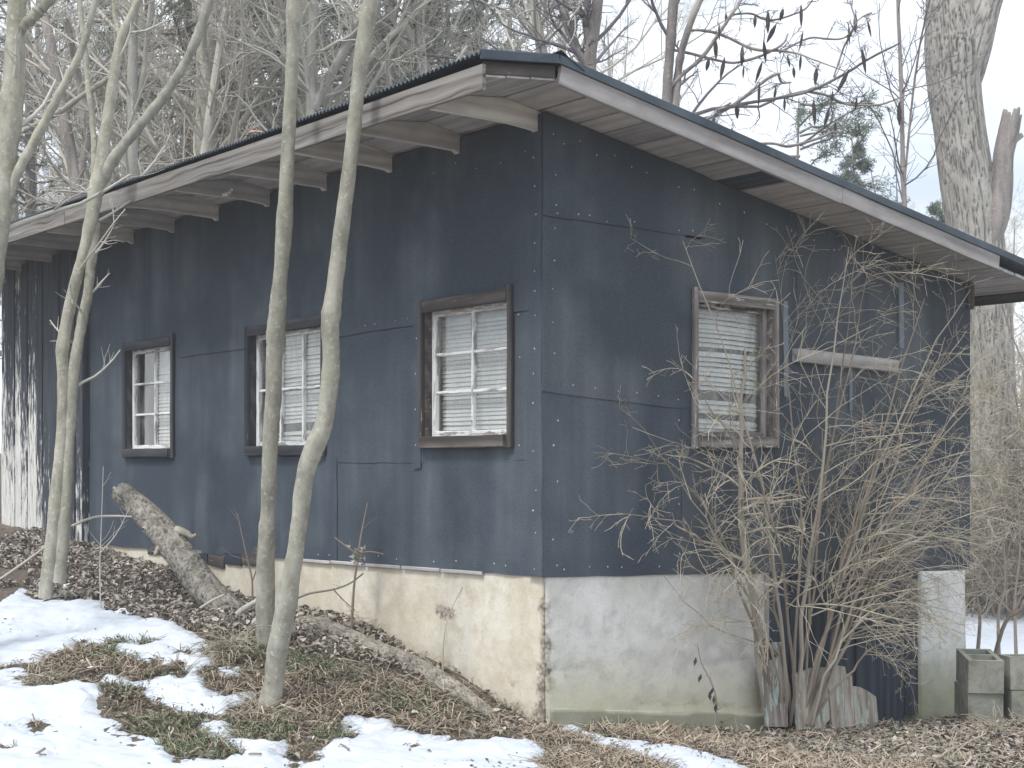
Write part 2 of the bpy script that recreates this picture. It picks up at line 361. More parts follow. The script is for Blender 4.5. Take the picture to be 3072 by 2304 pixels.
# needles
def foliage(name, c0, c1):
    m, t, b = mat(name); q = NB(t); n = q.noise(q.pos(), 2.3, 4); c = q.mix(q.fr(n, .3, .7), c0, c1); q.l(c, b.inputs['Base Color']); M[name] = m
foliage('pine_needles', (.12, .16, .12), (.23, .28, .2)); foliage('cedar_needles', (.15, .2, .165), (.25, .3, .235))
# coloured litter
m, t, b = mat('litter'); q = NB(t); a_ = q.n("ShaderNodeAttribute", attribute_name='Col'); q.l(a_.outputs['Color'], b.inputs['Base Color']); M['litter'] = m
# soil
m, t, b = mat('soil'); q = NB(t); v = q.pos(); n1 = q.noise(v, 6, 6, .7); n2 = q.noise(v, 50, 4, .7)
c = q.mix(q.fr(n1, .35, .65), (.11, .09, .07), (.22, .18, .14)); c = q.mix(q.fr(n2, .45, .7, 0, .7), c, (.3, .25, .19)); q.l(c, b.inputs['Base Color']); q.bump(q.math('ADD', n1, n2), b, .8, .04); M['soil'] = m
m, t, b = mat('snow'); q = NB(t); v = q.pos(); n1 = q.noise(v, 5, 5, .6); n2 = q.noise(v, 60, 3, .6)
c = q.mix(q.fr(n1, .55, .75, 0, .35), (.64, .68, .745), (.5, .53, .57)); c = q.mix(q.fr(q.noise(v, 11, 4, .7), .5, .72, 0, .55), c, (.5, .51, .5)); q.l(c, b.inputs['Base Color']); q.bump(q.math('ADD', n1, q.math('MULTIPLY', n2, .12)), b, .35, .03); b.inputs['Roughness'].default_value = .7; M['snow'] = m
# metal roof
m, t, b = mat('roof_metal'); q = NB(t); n1 = q.noise(q.pos(), 3, 5); q.l(q.mix(q.fr(n1, .35, .7), (.055, .075, .095), (.11, .135, .155)), b.inputs['Base Color']); b.inputs['Roughness'].default_value = .45; b.inputs['Metallic'].default_value = .3; M['roof_metal'] = m
# window glass
m = bpy.data.materials.new('glass'); m.use_nodes = True; t = m.node_tree; t.nodes.clear(); q = NB(t)
o_ = q.n("ShaderNodeOutputMaterial"); tr = q.n("ShaderNodeBsdfTransparent"); tr.inputs[0].default_value = (.96, .97, .97, 1); gl = q.n("ShaderNodeBsdfGlossy"); gl.inputs['Roughness'].default_value = .04
df = q.n("ShaderNodeBsdfDiffuse"); df.inputs[0].default_value = (.6, .6, .56, 1)
lw = q.n("ShaderNodeLayerWeight"); lw.inputs[0].default_value = .5; fz = q.fr(q.math("POWER", lw.outputs["Facing"], 3.0), 0, 1, .05, .6); m1 = q.n("ShaderNodeMixShader"); q.l(fz, m1.inputs[0]); q.l(tr.outputs[0], m1.inputs[1]); q.l(gl.outputs[0], m1.inputs[2])
m2 = q.n("ShaderNodeMixShader"); q.l(q.fr(q.noise(q.pos(scale=(5, 5, 1.2)), 2, 4), .45, .75, .02, .22), m2.inputs[0]); q.l(m1.outputs[0], m2.inputs[1]); q.l(df.outputs[0], m2.inputs[2]); q.l(m2.outputs[0], o_.inputs[0]); M['glass'] = m

# ------------------------------------------------------------------ ground
def gridmesh(name, xs, ys, zf):
    X, Y = np.meshgrid(xs, ys); Z = zf(X, Y); nx, ny = len(xs), len(ys)
    V = np.stack([X, Y, Z], -1).reshape(-1, 3); i = np.arange(ny - 1)[:, None] * nx + np.arange(nx - 1)[None]
    return npmesh(name, V, np.stack([i, i + 1, i + nx + 1, i + nx], -1).reshape(-1, 4), True)
xs = np.concatenate([np.linspace(-600, -20, 14), np.linspace(-18, -5, 30), np.linspace(-4.9, 5.4, 190), np.linspace(5.6, 18, 30), np.linspace(20, 600, 14)])
ys = np.concatenate([np.linspace(-600, -20, 12), np.linspace(-15, 5, 20), np.linspace(5.4, 15.5, 180), np.linspace(16, 40, 40), np.linspace(45, 700, 14)])
tag(mobj('ground', gridmesh('ground', xs, ys, ground), M['soil']), kind='structure')

# ------------------------------------------------------------------ house
hb = W1(0, 0); house = tag(empty('house', hb), 'single-storey house sided in dark rolled roofing on a concrete foundation', 'house')
house["label"] = 'low house sided in dark rolled roofing under a shallow wooden-eaved roof'
RIDGE = .262; EAVE = .75; RAKE = .42; LEN = 8.75; BACK = -4.45
def zdeck(o): return 3.457 + .16 * o if o <= RIDGE else 3.457 + .16 * RIDGE - .12 * (o - RIDGE)
# window openings (s0,s1,z0,z1) = inner edge of the casing
WIN1 = [(4.56, 5.51, 1.555, 2.515), (2.27, 3.37, 1.56, 2.5), (.25, 1.165, 1.6, 2.495)]
WIN2 = [(1.15, 1.925, 1.6, 2.545)]
CW = .07
def ztop1(s): return 3.44
def ztop2(s): return 3.452 - .16 * s
# wall core: boxes round the openings (0.13 m thick, behind the siding)
def core(WF, wins, s0, s1, z0, zt, inner=(0, 0)):
    V = []; Fs = []
    def bx(a, b, za, zb, zc):
        k = len(V)
        for o in (-.002, -.13):
            V.extend([WF(a, za, o), WF(b, za, o), WF(b, zc, o), WF(a, zb, o)])
        Fs.extend([(k, k + 1, k + 2, k + 3), (k + 4, k + 7, k + 6, k + 5), (k, k + 4, k + 5, k + 1), (k + 1, k + 5, k + 6, k + 2), (k + 2, k + 6, k + 7, k + 3), (k + 3, k + 7, k + 4, k)])
    cur = s0
    for (a, b, za, zb) in sorted(wins):
        a += .04; b -= .04; za += .04; zb -= .04
        bx(cur, a, z0, zt(cur), zt(a)); bx(a, b, z0, za, za); bx(a, b, zb, zt(a), zt(b)); cur = b
    bx(cur, s1, z0, zt(cur), zt(s1))
    return V, Fs
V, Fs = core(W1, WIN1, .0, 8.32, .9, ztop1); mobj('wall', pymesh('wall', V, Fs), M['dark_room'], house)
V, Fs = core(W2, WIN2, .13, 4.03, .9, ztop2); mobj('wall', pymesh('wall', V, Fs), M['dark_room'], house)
def slab(pts, z0, z1s):
    n = len(pts); V = [(p.x, p.y, z0) for p in pts] + [(p.x, p.y, z) for p, z in zip(pts, z1s)]
    return V, [tuple(range(n))[::-1], tuple(range(n, 2 * n))] + [(i, (i + 1) % n, (i + 1) % n + n, i + n) for i in range(n)]
V, Fs = slab([W1(8.2, 0, -4.03), W1(8.32, 0, -4.03), W1(8.32, 0, -.14), W1(8.2, 0, -.14)], .5, [2.8, 2.8, 3.42, 3.42]); mobj('wall', pymesh('wall', V, Fs), M['navy_board'], house)
V, Fs = slab([W1(.14, 0, -4.03), W1(8.32, 0, -4.03), W1(8.32, 0, -3.9), W1(.14, 0, -3.9)], -.4, [2.8] * 4); mobj('wall', pymesh('wall', V, Fs), M['navy_board'], house)
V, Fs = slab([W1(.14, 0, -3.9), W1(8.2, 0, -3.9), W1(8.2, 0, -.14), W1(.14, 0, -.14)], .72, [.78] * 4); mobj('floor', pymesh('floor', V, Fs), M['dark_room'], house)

# siding sheets, long wall
def bot1(s): return .868 - .0135 * s
def ws(i, e=0): a, b, c, d = WIN1[i]; return a - e, b + e, c - e, d + e
e = -.02
a1, b1, c1, d1 = ws(0, e); a2, b2, c2, d2 = ws(1, e); a3, b3, c3, d3 = ws(2, e)
SU, SL = 2.36, 1.52
sd = M['siding']
sheet('siding_sheet', W1, [(0.0, SU), (a3, SU), (a3, d3), (b3, d3), (b3, SU), (a2, SU - .015), (a2, d2), (b2, d2), (b2, SU - .015), (4.47, SU - .02), (4.44, 3.44), (0, 3.44)], .010, .006, sd, house)
sheet('siding_sheet', W1, [(4.44, SU - .02), (a1, SU - .02), (a1, d1), (b1, d1), (b1, SU - .02), (6.26, SU - .02), (6.26, 3.44), (4.41, 3.44)], .003, .006, sd, house)
sheet('siding_sheet', W1, [(.0, SL), (a3, SL), (a3, SU + .05), (.0, SU + .05)], .001, .006, sd, house)
sheet('siding_sheet', W1, [(b3 - .0, SL - .02), (a2, SL - .01), (a2, SU + .05), (b3, SU + .05)], .0035, .005, sd, house)
sheet('siding_sheet', W1, [(b2, SL - .02), (a1, SL - .0), (a1, SU + .05), (b2, SU + .05)], .002, .006, sd, house)
sheet('siding_sheet', W1, [(b1, SL - .02), (6.26, SL - .03), (6.26, SU + .05), (b1, SU + .05)], .001, .006, sd, house)
sheet('siding_sheet', W1, [(b3 + .02, SL - .05), (b3 + .105, SL - .055), (b3 + .1, SU + .055), (b3 + .02, SU + .06)], .009, .006, sd, house, .003)
def W1b(s, z, o): return W1(s, z, o)
sheet('siding_sheet', W1, [(0, bot1(0)), (2.2, bot1(2.2)), (2.17, SL + .035), (0, SL + .02)], -.001, .0055, sd, house)
steps = [(2.14, bot1(2.1)), (3.1, bot1(3.1)), (3.1, bot1(3.1) - .02), (4.1, .81), (4.1, .83), (4.9, .82), (4.9, .8), (6.26, .785)]
sheet('siding_sheet', W1, steps + [(6.26, SL + .02), (a1, SL + .03), (a1, c1), (b1 - (b1 - a1), c1), (a1, SL + .03), (2.14, SL + .03)][:0] + [(6.26, SL + .02), (2.14, SL + .03)], .0065, .0055, sd, house)
# strips under the sills so no core shows between lower sheets and casings
for (a, b, c, d) in WIN1: sheet('siding_sheet', W1, [(a - .02, SL - .06), (b + .02, SL - .06), (b + .02, c + .03), (a - .02, c + .03)], .0005, .004, sd, house)
sheet('corner_strip', W1, [(-.006, .87), (.118, .868), (.112, 1.4), (.122, 2.0), (.11, 2.6), (.12, 3.44), (-.006, 3.44)], .017, .006, sd, house, .006)
# gable wall
def bot2(s): return .868 - .034 * s
a4, b4, c4, d4 = WIN2[0]; a4 += .02; b4 -= .02; c4 += .02; d4 -= .02
sheet('siding_sheet', W2, [(-.02, 2.875), (1.26, 2.872), (1.27, ztop2(1.27)), (-.02, ztop2(0))], .013, .006, sd, house)
sheet('siding_sheet', W2, [(-.02, 1.9), (1.08, 1.83), (a4, 1.83), (a4, d4), (1.1, d4 + .0), (1.1, 2.9), (-.02, 2.9)], .005, .006, sd, house)
sheet('siding_sheet', W2, [(-.02, bot2(0)), (1.11, bot2(1.1)), (1.1, 1.86), (-.02, 1.94)], -.001, .006, sd, house)
sheet('siding_sheet', W2, [(1.09, d4), (b4, d4), (b4, 2.4), (2.16, 2.4), (2.16, ztop2(2.16)), (1.24, ztop2(1.24)), (1.24, 2.86), (1.09, 2.86)], .001, .006, sd, house)
sheet('siding_sheet', W2, [(1.07, bot2(1.1)), (2.5, bot2(2.5)), (2.5, 1.5), (b4, 1.5), (b4, c4), (a4, c4), (a4, 1.5), (1.07, 1.5)], .007, .005, sd, house)
sheet('siding_sheet', W2, [(1.07, 1.45), (a4, 1.45), (a4, 1.86), (1.07, 1.86)], .0025, .005, sd, house)
sheet('siding_sheet', W2, [(b4, 1.45), (2.16, 1.45), (2.16, 2.45), (b4, 2.45)], .0085, .005, sd, house)
sheet('siding_sheet', W2, [(2.12, 1.45), (4.04, 1.44), (4.04, ztop2(4.04)), (2.12, ztop2(2.12))], .004, .006, sd, house)
sheet('siding_sheet', W2, [(2.46, bot2(2.46)), (4.04, bot2(4.04)), (4.04, 1.5), (2.46, 1.48)], .001, .006, sd, house)
# nail heads: small discs joined
V = []; Fs = []
def nailhead(WF, s, z, o, r=.0065):
    if random.random() < .14: return
    k = len(V); s += random.uniform(-.012, .012); z += random.uniform(-.01, .01); r *= random.uniform(.65, 1.05)
    for j in range(6): V.append(WF(s + r * math.cos(j * 1.0472), z + r * math.sin(j * 1.0472), o))
    V.append(WF(s, z, o + .004)); Fs.extend([(k + j, k + (j + 1) % 6, k + 6) for j in range(6)])
for k in range(17): nailhead(W1, .055 + random.uniform(-.01, .01), .93 + k * .152 + random.uniform(-.03, .03), .0235)
for k in range(15): nailhead(W2, .07 + random.uniform(-.015, .015), .93 + k * .17 + random.uniform(-.04, .04), .0195 if k > 11 else .0115, .0065)
for k in range(10): nailhead(W2, .1 + k * .12 + random.uniform(-.02, .02), 2.9 + random.uniform(-.006, .012), .0195)
for k in range(9): nailhead(W2, .12 + k * .13, ztop2(.12 + k * .13) - .12 + random.uniform(-.03, .03), .0195)
for k in range(6): nailhead(W2, .2 + k * .17, 1.945 - .065 * k * .17, .0115)
for k in range(14): nailhead(W2, .15 + k * .15 + random.uniform(-.04, .04), bot2(.15 + k * .15) + .05, .0125)
for k in range(9): nailhead(W2, 1.05 + random.uniform(-.004, .004), .95 + k * .1, .0125)
for k in range(12): nailhead(W2, 1.4 + k * .22, ztop2(1.4 + k * .22) - .1 - random.uniform(0, .06), .0125)
for k in range(6): nailhead(W1, 1.3 + k * .13 + random.uniform(-.03, .03), SU + .03 + random.uniform(0, .02), .0165, .005)
for k in range(9): nailhead(W1, .25 + k * .27 + random.uniform(-.1, .1), bot1(.25 + k * .27) + .05, .0125)
for k in range(5): nailhead(W1, .15 + k * .22, 3.27 + random.uniform(-.04, .04), .0165, .005)
for k in range(4): nailhead(W1, 1.22, 1.62 + k * .22, .0155); nailhead(W1, .2, 1.6 + k * .25, .0175 if k > 2 else .0085)
tag(mobj('nail_heads', pymesh('nail_heads', V, Fs), M['nail'], house), kind='stuff')

# foundation: gridded faces so that the surface can be worn
def fwall(name, WF, s0, s1, zt, zb, o0, depth, matl, chip, seams, mossz):
    ns = int((s1 - s0) / .03); nz = 46; V = []; ro = []; mo = []; se = []
    for j in range(nz + 1):
        for i in range(ns + 1):
            s = s0 + (s1 - s0) * i / ns; z = zb + (zt(s) - zb) * j / nz
            g = gz0(WF, s); h = z - g
            n = float(fbm(s * 7 + 3, z * 7, 5)); n2 = float(fbm(s * 24, z * 24, 8))
            r = chip(s, z, h); ro.append(r); mo.append(mossz(s, h)); sm = 0
            for (za, sl) in seams:
                dz = abs(z - za - sl * s - .01 * (float(vn(s * 6, za * 9, 2)) - .5)); sm = max(sm, max(0, 1 - dz / .012))
            se.append(sm); V.append(WF(s, z, o0 + (n - .5) * .014 - max(0, r - .35) * .035 * n2 * 2 - sm * .004))
    m = ns + 1; Fs = [(j * m + i, j * m + i + 1, (j + 1) * m + i + 1, (j + 1) * m + i) for j in range(nz) for i in range(ns)]
    if WF is W1: Fs = [f[::-1] for f in Fs]
    k = len(V)
    V += [WF(s0, zb, o0 - depth), WF(s1, zb, o0 - depth), WF(s1, zt(s1), o0 - depth), WF(s0, zt(s0), o0 - depth)]
    Fs.append(tuple([(nz) * m + i for i in range(m)]) + (k + 2, k + 3)); Fs.append(tuple([j * m for j in range(nz, -1, -1)][::-1]) + (k + 3, k)); Fs.append(tuple([j * m + ns for j in range(nz + 1)]) + (k + 2, k + 1)); Fs.append((k, k + 1, k + 2, k + 3))
    me = pymesh(name, V, Fs, True)
    for nme, d in (('rough', ro), ('moss', mo), ('seam', se)):
        a = me.attributes.new(nme, 'FLOAT', 'POINT'); a.data.foreach_set('value', np.array(d + [0] * 4, np.float32))
    return mobj(name, me, matl, house)
_gc = {}
def gz0(WF, s):
    key = (WF is W1, round(s, 2))
    if key not in _gc: p = WF(s, 0, .05); _gc[key] = gz(p.x, p.y)
    return _gc[key]
def chip1(s, z, h):
    r = max(0, .62 - s * 4.5) * (1 if .1 < z < .75 else .55) + max(0, .5 - abs(s - .25) * 1.0 - h * 1.2)
    r = max(r, .62 - ((s - .95) ** 2 / .03 + (z - .60) ** 2 / .0045) * .5 if .6 < s < 1.3 else 0); return max(0, r)
def chip2(s, z, h):
    return max(0, .6 - s * 3.2 - abs(z - .45) * .5, .66 - s * 1.7 - abs(z - .3) * 2.6, .5 - abs(h - .16) * 6 if s > .7 else 0, .45 - abs(s - 1.1) - h)
fwall('foundation', W1, .014, 6.26, lambda s: bot1(s) + .03, -.5, -.006, .3, M['concrete_tan'], chip1, [(.36, .0)], lambda s, h: max(0, .42 - h * 1.6))
fwall('foundation', W2, .02, 1.83, lambda s: bot2(s) + .03, -.7, -.006, .3, M['concrete_grey'], chip2, [(.34, -.04)], lambda s, h: max(0, .85 - h * 1.0))
fwall('foundation', W2, 3.445, 3.985, lambda s: bot2(s) - .01, -.8, .008, .3, M['concrete_white'], lambda s, z, h: max(0, .4 - h * 2) + max(0, .5 - abs(s - 3.985) * 9) * .6, [(.32, 0), (.05, 0)], lambda s, h: max(0, .95 - h * 1.0))
def footing_top(s): return gz0(W2, s) + .11
fwall('footing', W2, .02, 1.83, footing_top, -.75, .03, .06, M['concrete_moss'], lambda s, z, h: .3, [], lambda s, h: .8)
# cellar door of dark planks between foundation and pier
ns_ = [1.845, 2.09, 2.43, 2.75, 3.08, 3.3, 3.445]
for k in range(6):
    a, b = ns_[k], ns_[k + 1]; zb = -.28 - .02 * k + (.12 if k == 5 else 0) + random.uniform(-.02, .02)
    board('door_plank', W2((a + b) / 2, zb, -.03 + .012 * (k % 2)), W2((a + b) / 2, bot2(2.5) + .06, -.03 + .012 * (k % 2)), (D2[0], D2[1], 0), b - a - .008, .02, M['siding'] if k < 1 else M['navy_board'], house)
board('door_trim', W2(1.84, -.2, .004), W2(1.84, bot2(1.8) + .0, .004), (D2[0], D2[1], 0), .03, .02, M['old_wood'], house)
# loose planks under the raised siding of the long wall
for k in range(7):
    s = 3.2 + k * .27; board('skirt_plank', W1(s, .80 - .01 * (k % 3) - .03 * (k in (2, 3)), .004), W1(s + .25, .795 - .01 * (k % 2) - .03 * (k in (2, 3)), .004), (0, 0, 1), .09, .018, M['navy_board'] if k % 2 else M['brown_casing'], house)
for k in range(5): s = .55 + k * .42; board('sill_lath', W1(s, bot1(s) - .004, .012), W1(s + .4, bot1(s + .4) - .004, .012), (0, 0, 1), .022, .012, M['old_wood'], house)

# vertical boards at the far left of the long wall
nb = 11; s = 6.27
for k in range(nb):
    wd = 2.06 / nb * (1 + .25 * math.sin(k * 2.3)); o = board('wall_board', W1(s + wd / 2, .70 + random.uniform(-.03, .03), .05 + .009 * (k % 2)), W1(s + wd / 2, 3.42, .05 + .009 * (k % 2)), (D1[0], D1[1], 0), wd - .012, .022, M['flaking_board'], house, .003, 3)
    o["flake"] = [.04, -.07, .06, -.08, .03, .08, .21, .14, .25, .15, .22][k]; s += wd
board('corner_board', W1(6.262, .72, .035), W1(6.262, 3.42, .035), (N1[0], N1[1], 0), .09, .02, M['flaking_board'], house)["flake"] = -.02
# odd boards on the gable wall
s_, z_ = p2(2372, 1048); s2_, z2_ = p2(2675, 1082)
board('ledge_board', W2(s_, z_ - .04, .035), W2(s2_, z2_ - .04, .035), (0, 0, 1), .085, .05, M['old_wood'], house)
board('metal_strip', W2(p2(2352, 1190)[0], p2(2352, 1190)[1], .02), W2(p2(2350, 905)[0], p2(2350, 905)[1], .02), (D2[0], D2[1], 0), .045, .006, M['galvanised'], house)
board('trim_board', W2(p2(2696, 1045)[0], p2(2696, 1045)[1], .02), W2(p2(2694, 850)[0], p2(2694, 850)[1], .02), (D2[0], D2[1], 0), .05, .02, M['galvanised'], house)
board('trim_board', W2(p2(2545, 1230)[0], p2(2545, 1230)[1], .02), W2(p2(2545, 1100)[0], p2(2545, 1100)[1], .02), (D2[0], D2[1], 0), .03, .012, M['galvanised'], house)

# ------------------------------------------------------------------ roof (part) with boards, rafters and fascias as sub-parts
ns = int((LEN + RAKE) / .0065); ss = np.linspace(-RAKE - .02, LEN, ns); amp = .008 * np.sin(ss / .038 * 2 * np.pi)
rows = [(EAVE + .035, None), (RIDGE, None), (BACK, None)]; V = []
for side in (0, 1):
    for (o, _) in rows:
        for i, s in enumerate(ss):
            lift = .018 * math.exp(-((s + RAKE) / .5) ** 2) if o > RIDGE else 0
            p = W1(s, zdeck(o) + .098 + amp[i] + lift - .004 * side, o); V.append(p)
n = len(ss); Fs = []
for side in (0, 1):
    for r in range(2):
        for i in range(n - 1):
            k = side * 3 * n + r * n + i; f = (k, k + 1, k + n + 1, k + n); Fs.append(f if side == 0 else f[::-1])
for (r, rev) in ((0, 0), (2, 1)):
    for i in range(n - 1):
        k = r * n + i; f = (k, k + 3 * n, k + 3 * n + 1, k + 1); Fs.append(f if not rev else f[::-1])
roof = mobj('roof', pymesh('roof', V, Fs, False), M['roof_metal'], house)
roof["label"] = 'dark corrugated metal roof sheet with scalloped eave edge'
# folded ridge cap with end bump
V = []; Fs = []; prof = [(-.17, -.01), (-.08, .012), (-.03, .034), (0, .042), (.03, .034), (.08, .012), (.17, -.012)]
for i, s in enumerate(np.linspace(-RAKE - .03, LEN, 24)):
    for (do, dz) in prof:
        o = RIDGE + do; V.append(W1(s, zdeck(o) + .11 + dz + random.uniform(-.003, .003), o))
for i in range(23):
    for k in range(6): Fs.append((i * 7 + k, i * 7 + k + 1, i * 7 + k + 8, i * 7 + k + 7))
mobj('ridge_cap', pymesh('ridge_cap', V, Fs, True), M['roof_metal'], roof)
# deck boards run parallel to the long wall; only their overhanging ends and the eave show
o = RIDGE; k = 0
navy_k = 7
while o > BACK + .1:
    wd = random.uniform(.19, .26); oc = o - wd / 2
    board('deck_board', W1(-RAKE + .012, zdeck(oc) + .012, oc), W1(LEN - .02, zdeck(oc) + .012, oc), Vector(W1(0, zdeck(o), o)) - Vector(W1(0, zdeck(o - wd), o - wd)), wd - .013, .022, M['navy_board'] if k == navy_k else M['soffit_wood'], roof, .003, 3); o -= wd; k += 1
o = RIDGE + .004
for wd in (.17, .16, .155):
    oc = o + wd / 2; board('deck_board', W1(-RAKE + .012, zdeck(oc) + .012, oc), W1(LEN - .02, zdeck(oc) + .012, oc), Vector(W1(0, zdeck(o), o)) - Vector(W1(0, zdeck(o + wd), o + wd)), wd - .008, .022, M['soffit_wood'], roof, .002, 3); o += wd
# rafter tails
for s in (.025, .76, 1.475, 2.26, 3.03, 3.81, 4.57, 5.34, 6.12, 6.98, 7.75, 8.5):
    j = lambda: random.uniform(-.006, .006)
    pr = [(-.1, 3.34), (-.012, 3.338 + j()), (.03, 3.345 + j()), (.05, 3.357 + j()), (.2, 3.366 + j()), (.42, 3.368 + j()), (.735, 3.37 + j()), (.735, zdeck(.735) - .002), (RIDGE, zdeck(RIDGE) - .002), (-.1, zdeck(-.1) - .002)]
    pl = [(p[0], p[1]) for p in pr]
    # local frame so the grain follows the rafter
    Mx = Matrix(((N1[0], D1[0], 0, 0), (N1[1], D1[1], 0, 0), (0, 0, 1, 0), (0, 0, 0, 1))); Mx.translation = W1(s, 0, 0)
    n = len(pl); V = [(a, -.0, z) for a, z in pl] + [(a, .042, z) for a, z in pl]
    Fs = [tuple(range(n)), tuple(range(2 * n - 1, n - 1, -1))] + [(i, i + n, (i + 1) % n + n, (i + 1) % n) for i in range(n)]
    me = pymesh('rafter', V, Fs); bm = bmesh.new(); bm.from_mesh(me); bmesh.ops.recalc_face_normals(bm, faces=bm.faces); bm.to_mesh(me); bm.free()
    mobj('rafter', me, M['rafter_wood'], roof, Mx)
zf = 3.432
board('fascia_board', W1(-RAKE - .015, zf, EAVE + .008), W1(4.93, zf + .008, EAVE + .008), (0, 0, 1), .132, .024, M['fascia_wood'], roof, .0025, 6)
board('fascia_board', W1(4.935, zf + .006, EAVE + .008), W1(LEN, zf + .014, EAVE + .008), (0, 0, 1), .13, .024, M['fascia_wood'], roof, .003, 5)
# rake boards along the gable edge
def rb(o): return W2(-o, zdeck(o) + .032, RAKE + .003)
board('rake_board', rb(RIDGE - .01), rb(-2.05), (0, 0, 1), .105, .024, M['old_wood'], roof, .003, 5)
board('rake_board', rb(-2.055), rb(-3.75), (0, 0, 1), .1, .024, M['old_wood'], roof, .004, 5)
board('rake_board', W2(-EAVE + .02, zdeck(EAVE) + .05, RAKE - .02), W2(-RIDGE - .01, zdeck(RIDGE) + .045, RAKE - .02), (0, 0, 1), .07, .022, M['brown_casing'], roof, .002, 2)
def rt(o): return W2(-o, zdeck(o) + .108, RAKE + .018)
board('roof_edge_trim', rt(RIDGE - .0), rt(BACK), (0, 0, 1), .05, .012, M['roof_metal'], roof, .002, 8)
board('roof_edge_trim', rt(EAVE + .03), rt(RIDGE + .005), (0, 0, 1), .05, .012, M['roof_metal'], roof, .002, 2)
board('eave_block', W2(4.02, 2.62, .0), W2(4.02, 2.82, .0), (D2[0], D2[1], 0), .07, .08, M['brown_casing'], roof)
board('rear_fascia', W1(-RAKE, zdeck(BACK + .02) + .0, BACK + .02), W1(LEN, zdeck(BACK + .02), BACK + .02), (0, 0, 1), .12, .024, M['brown_casing'], roof)

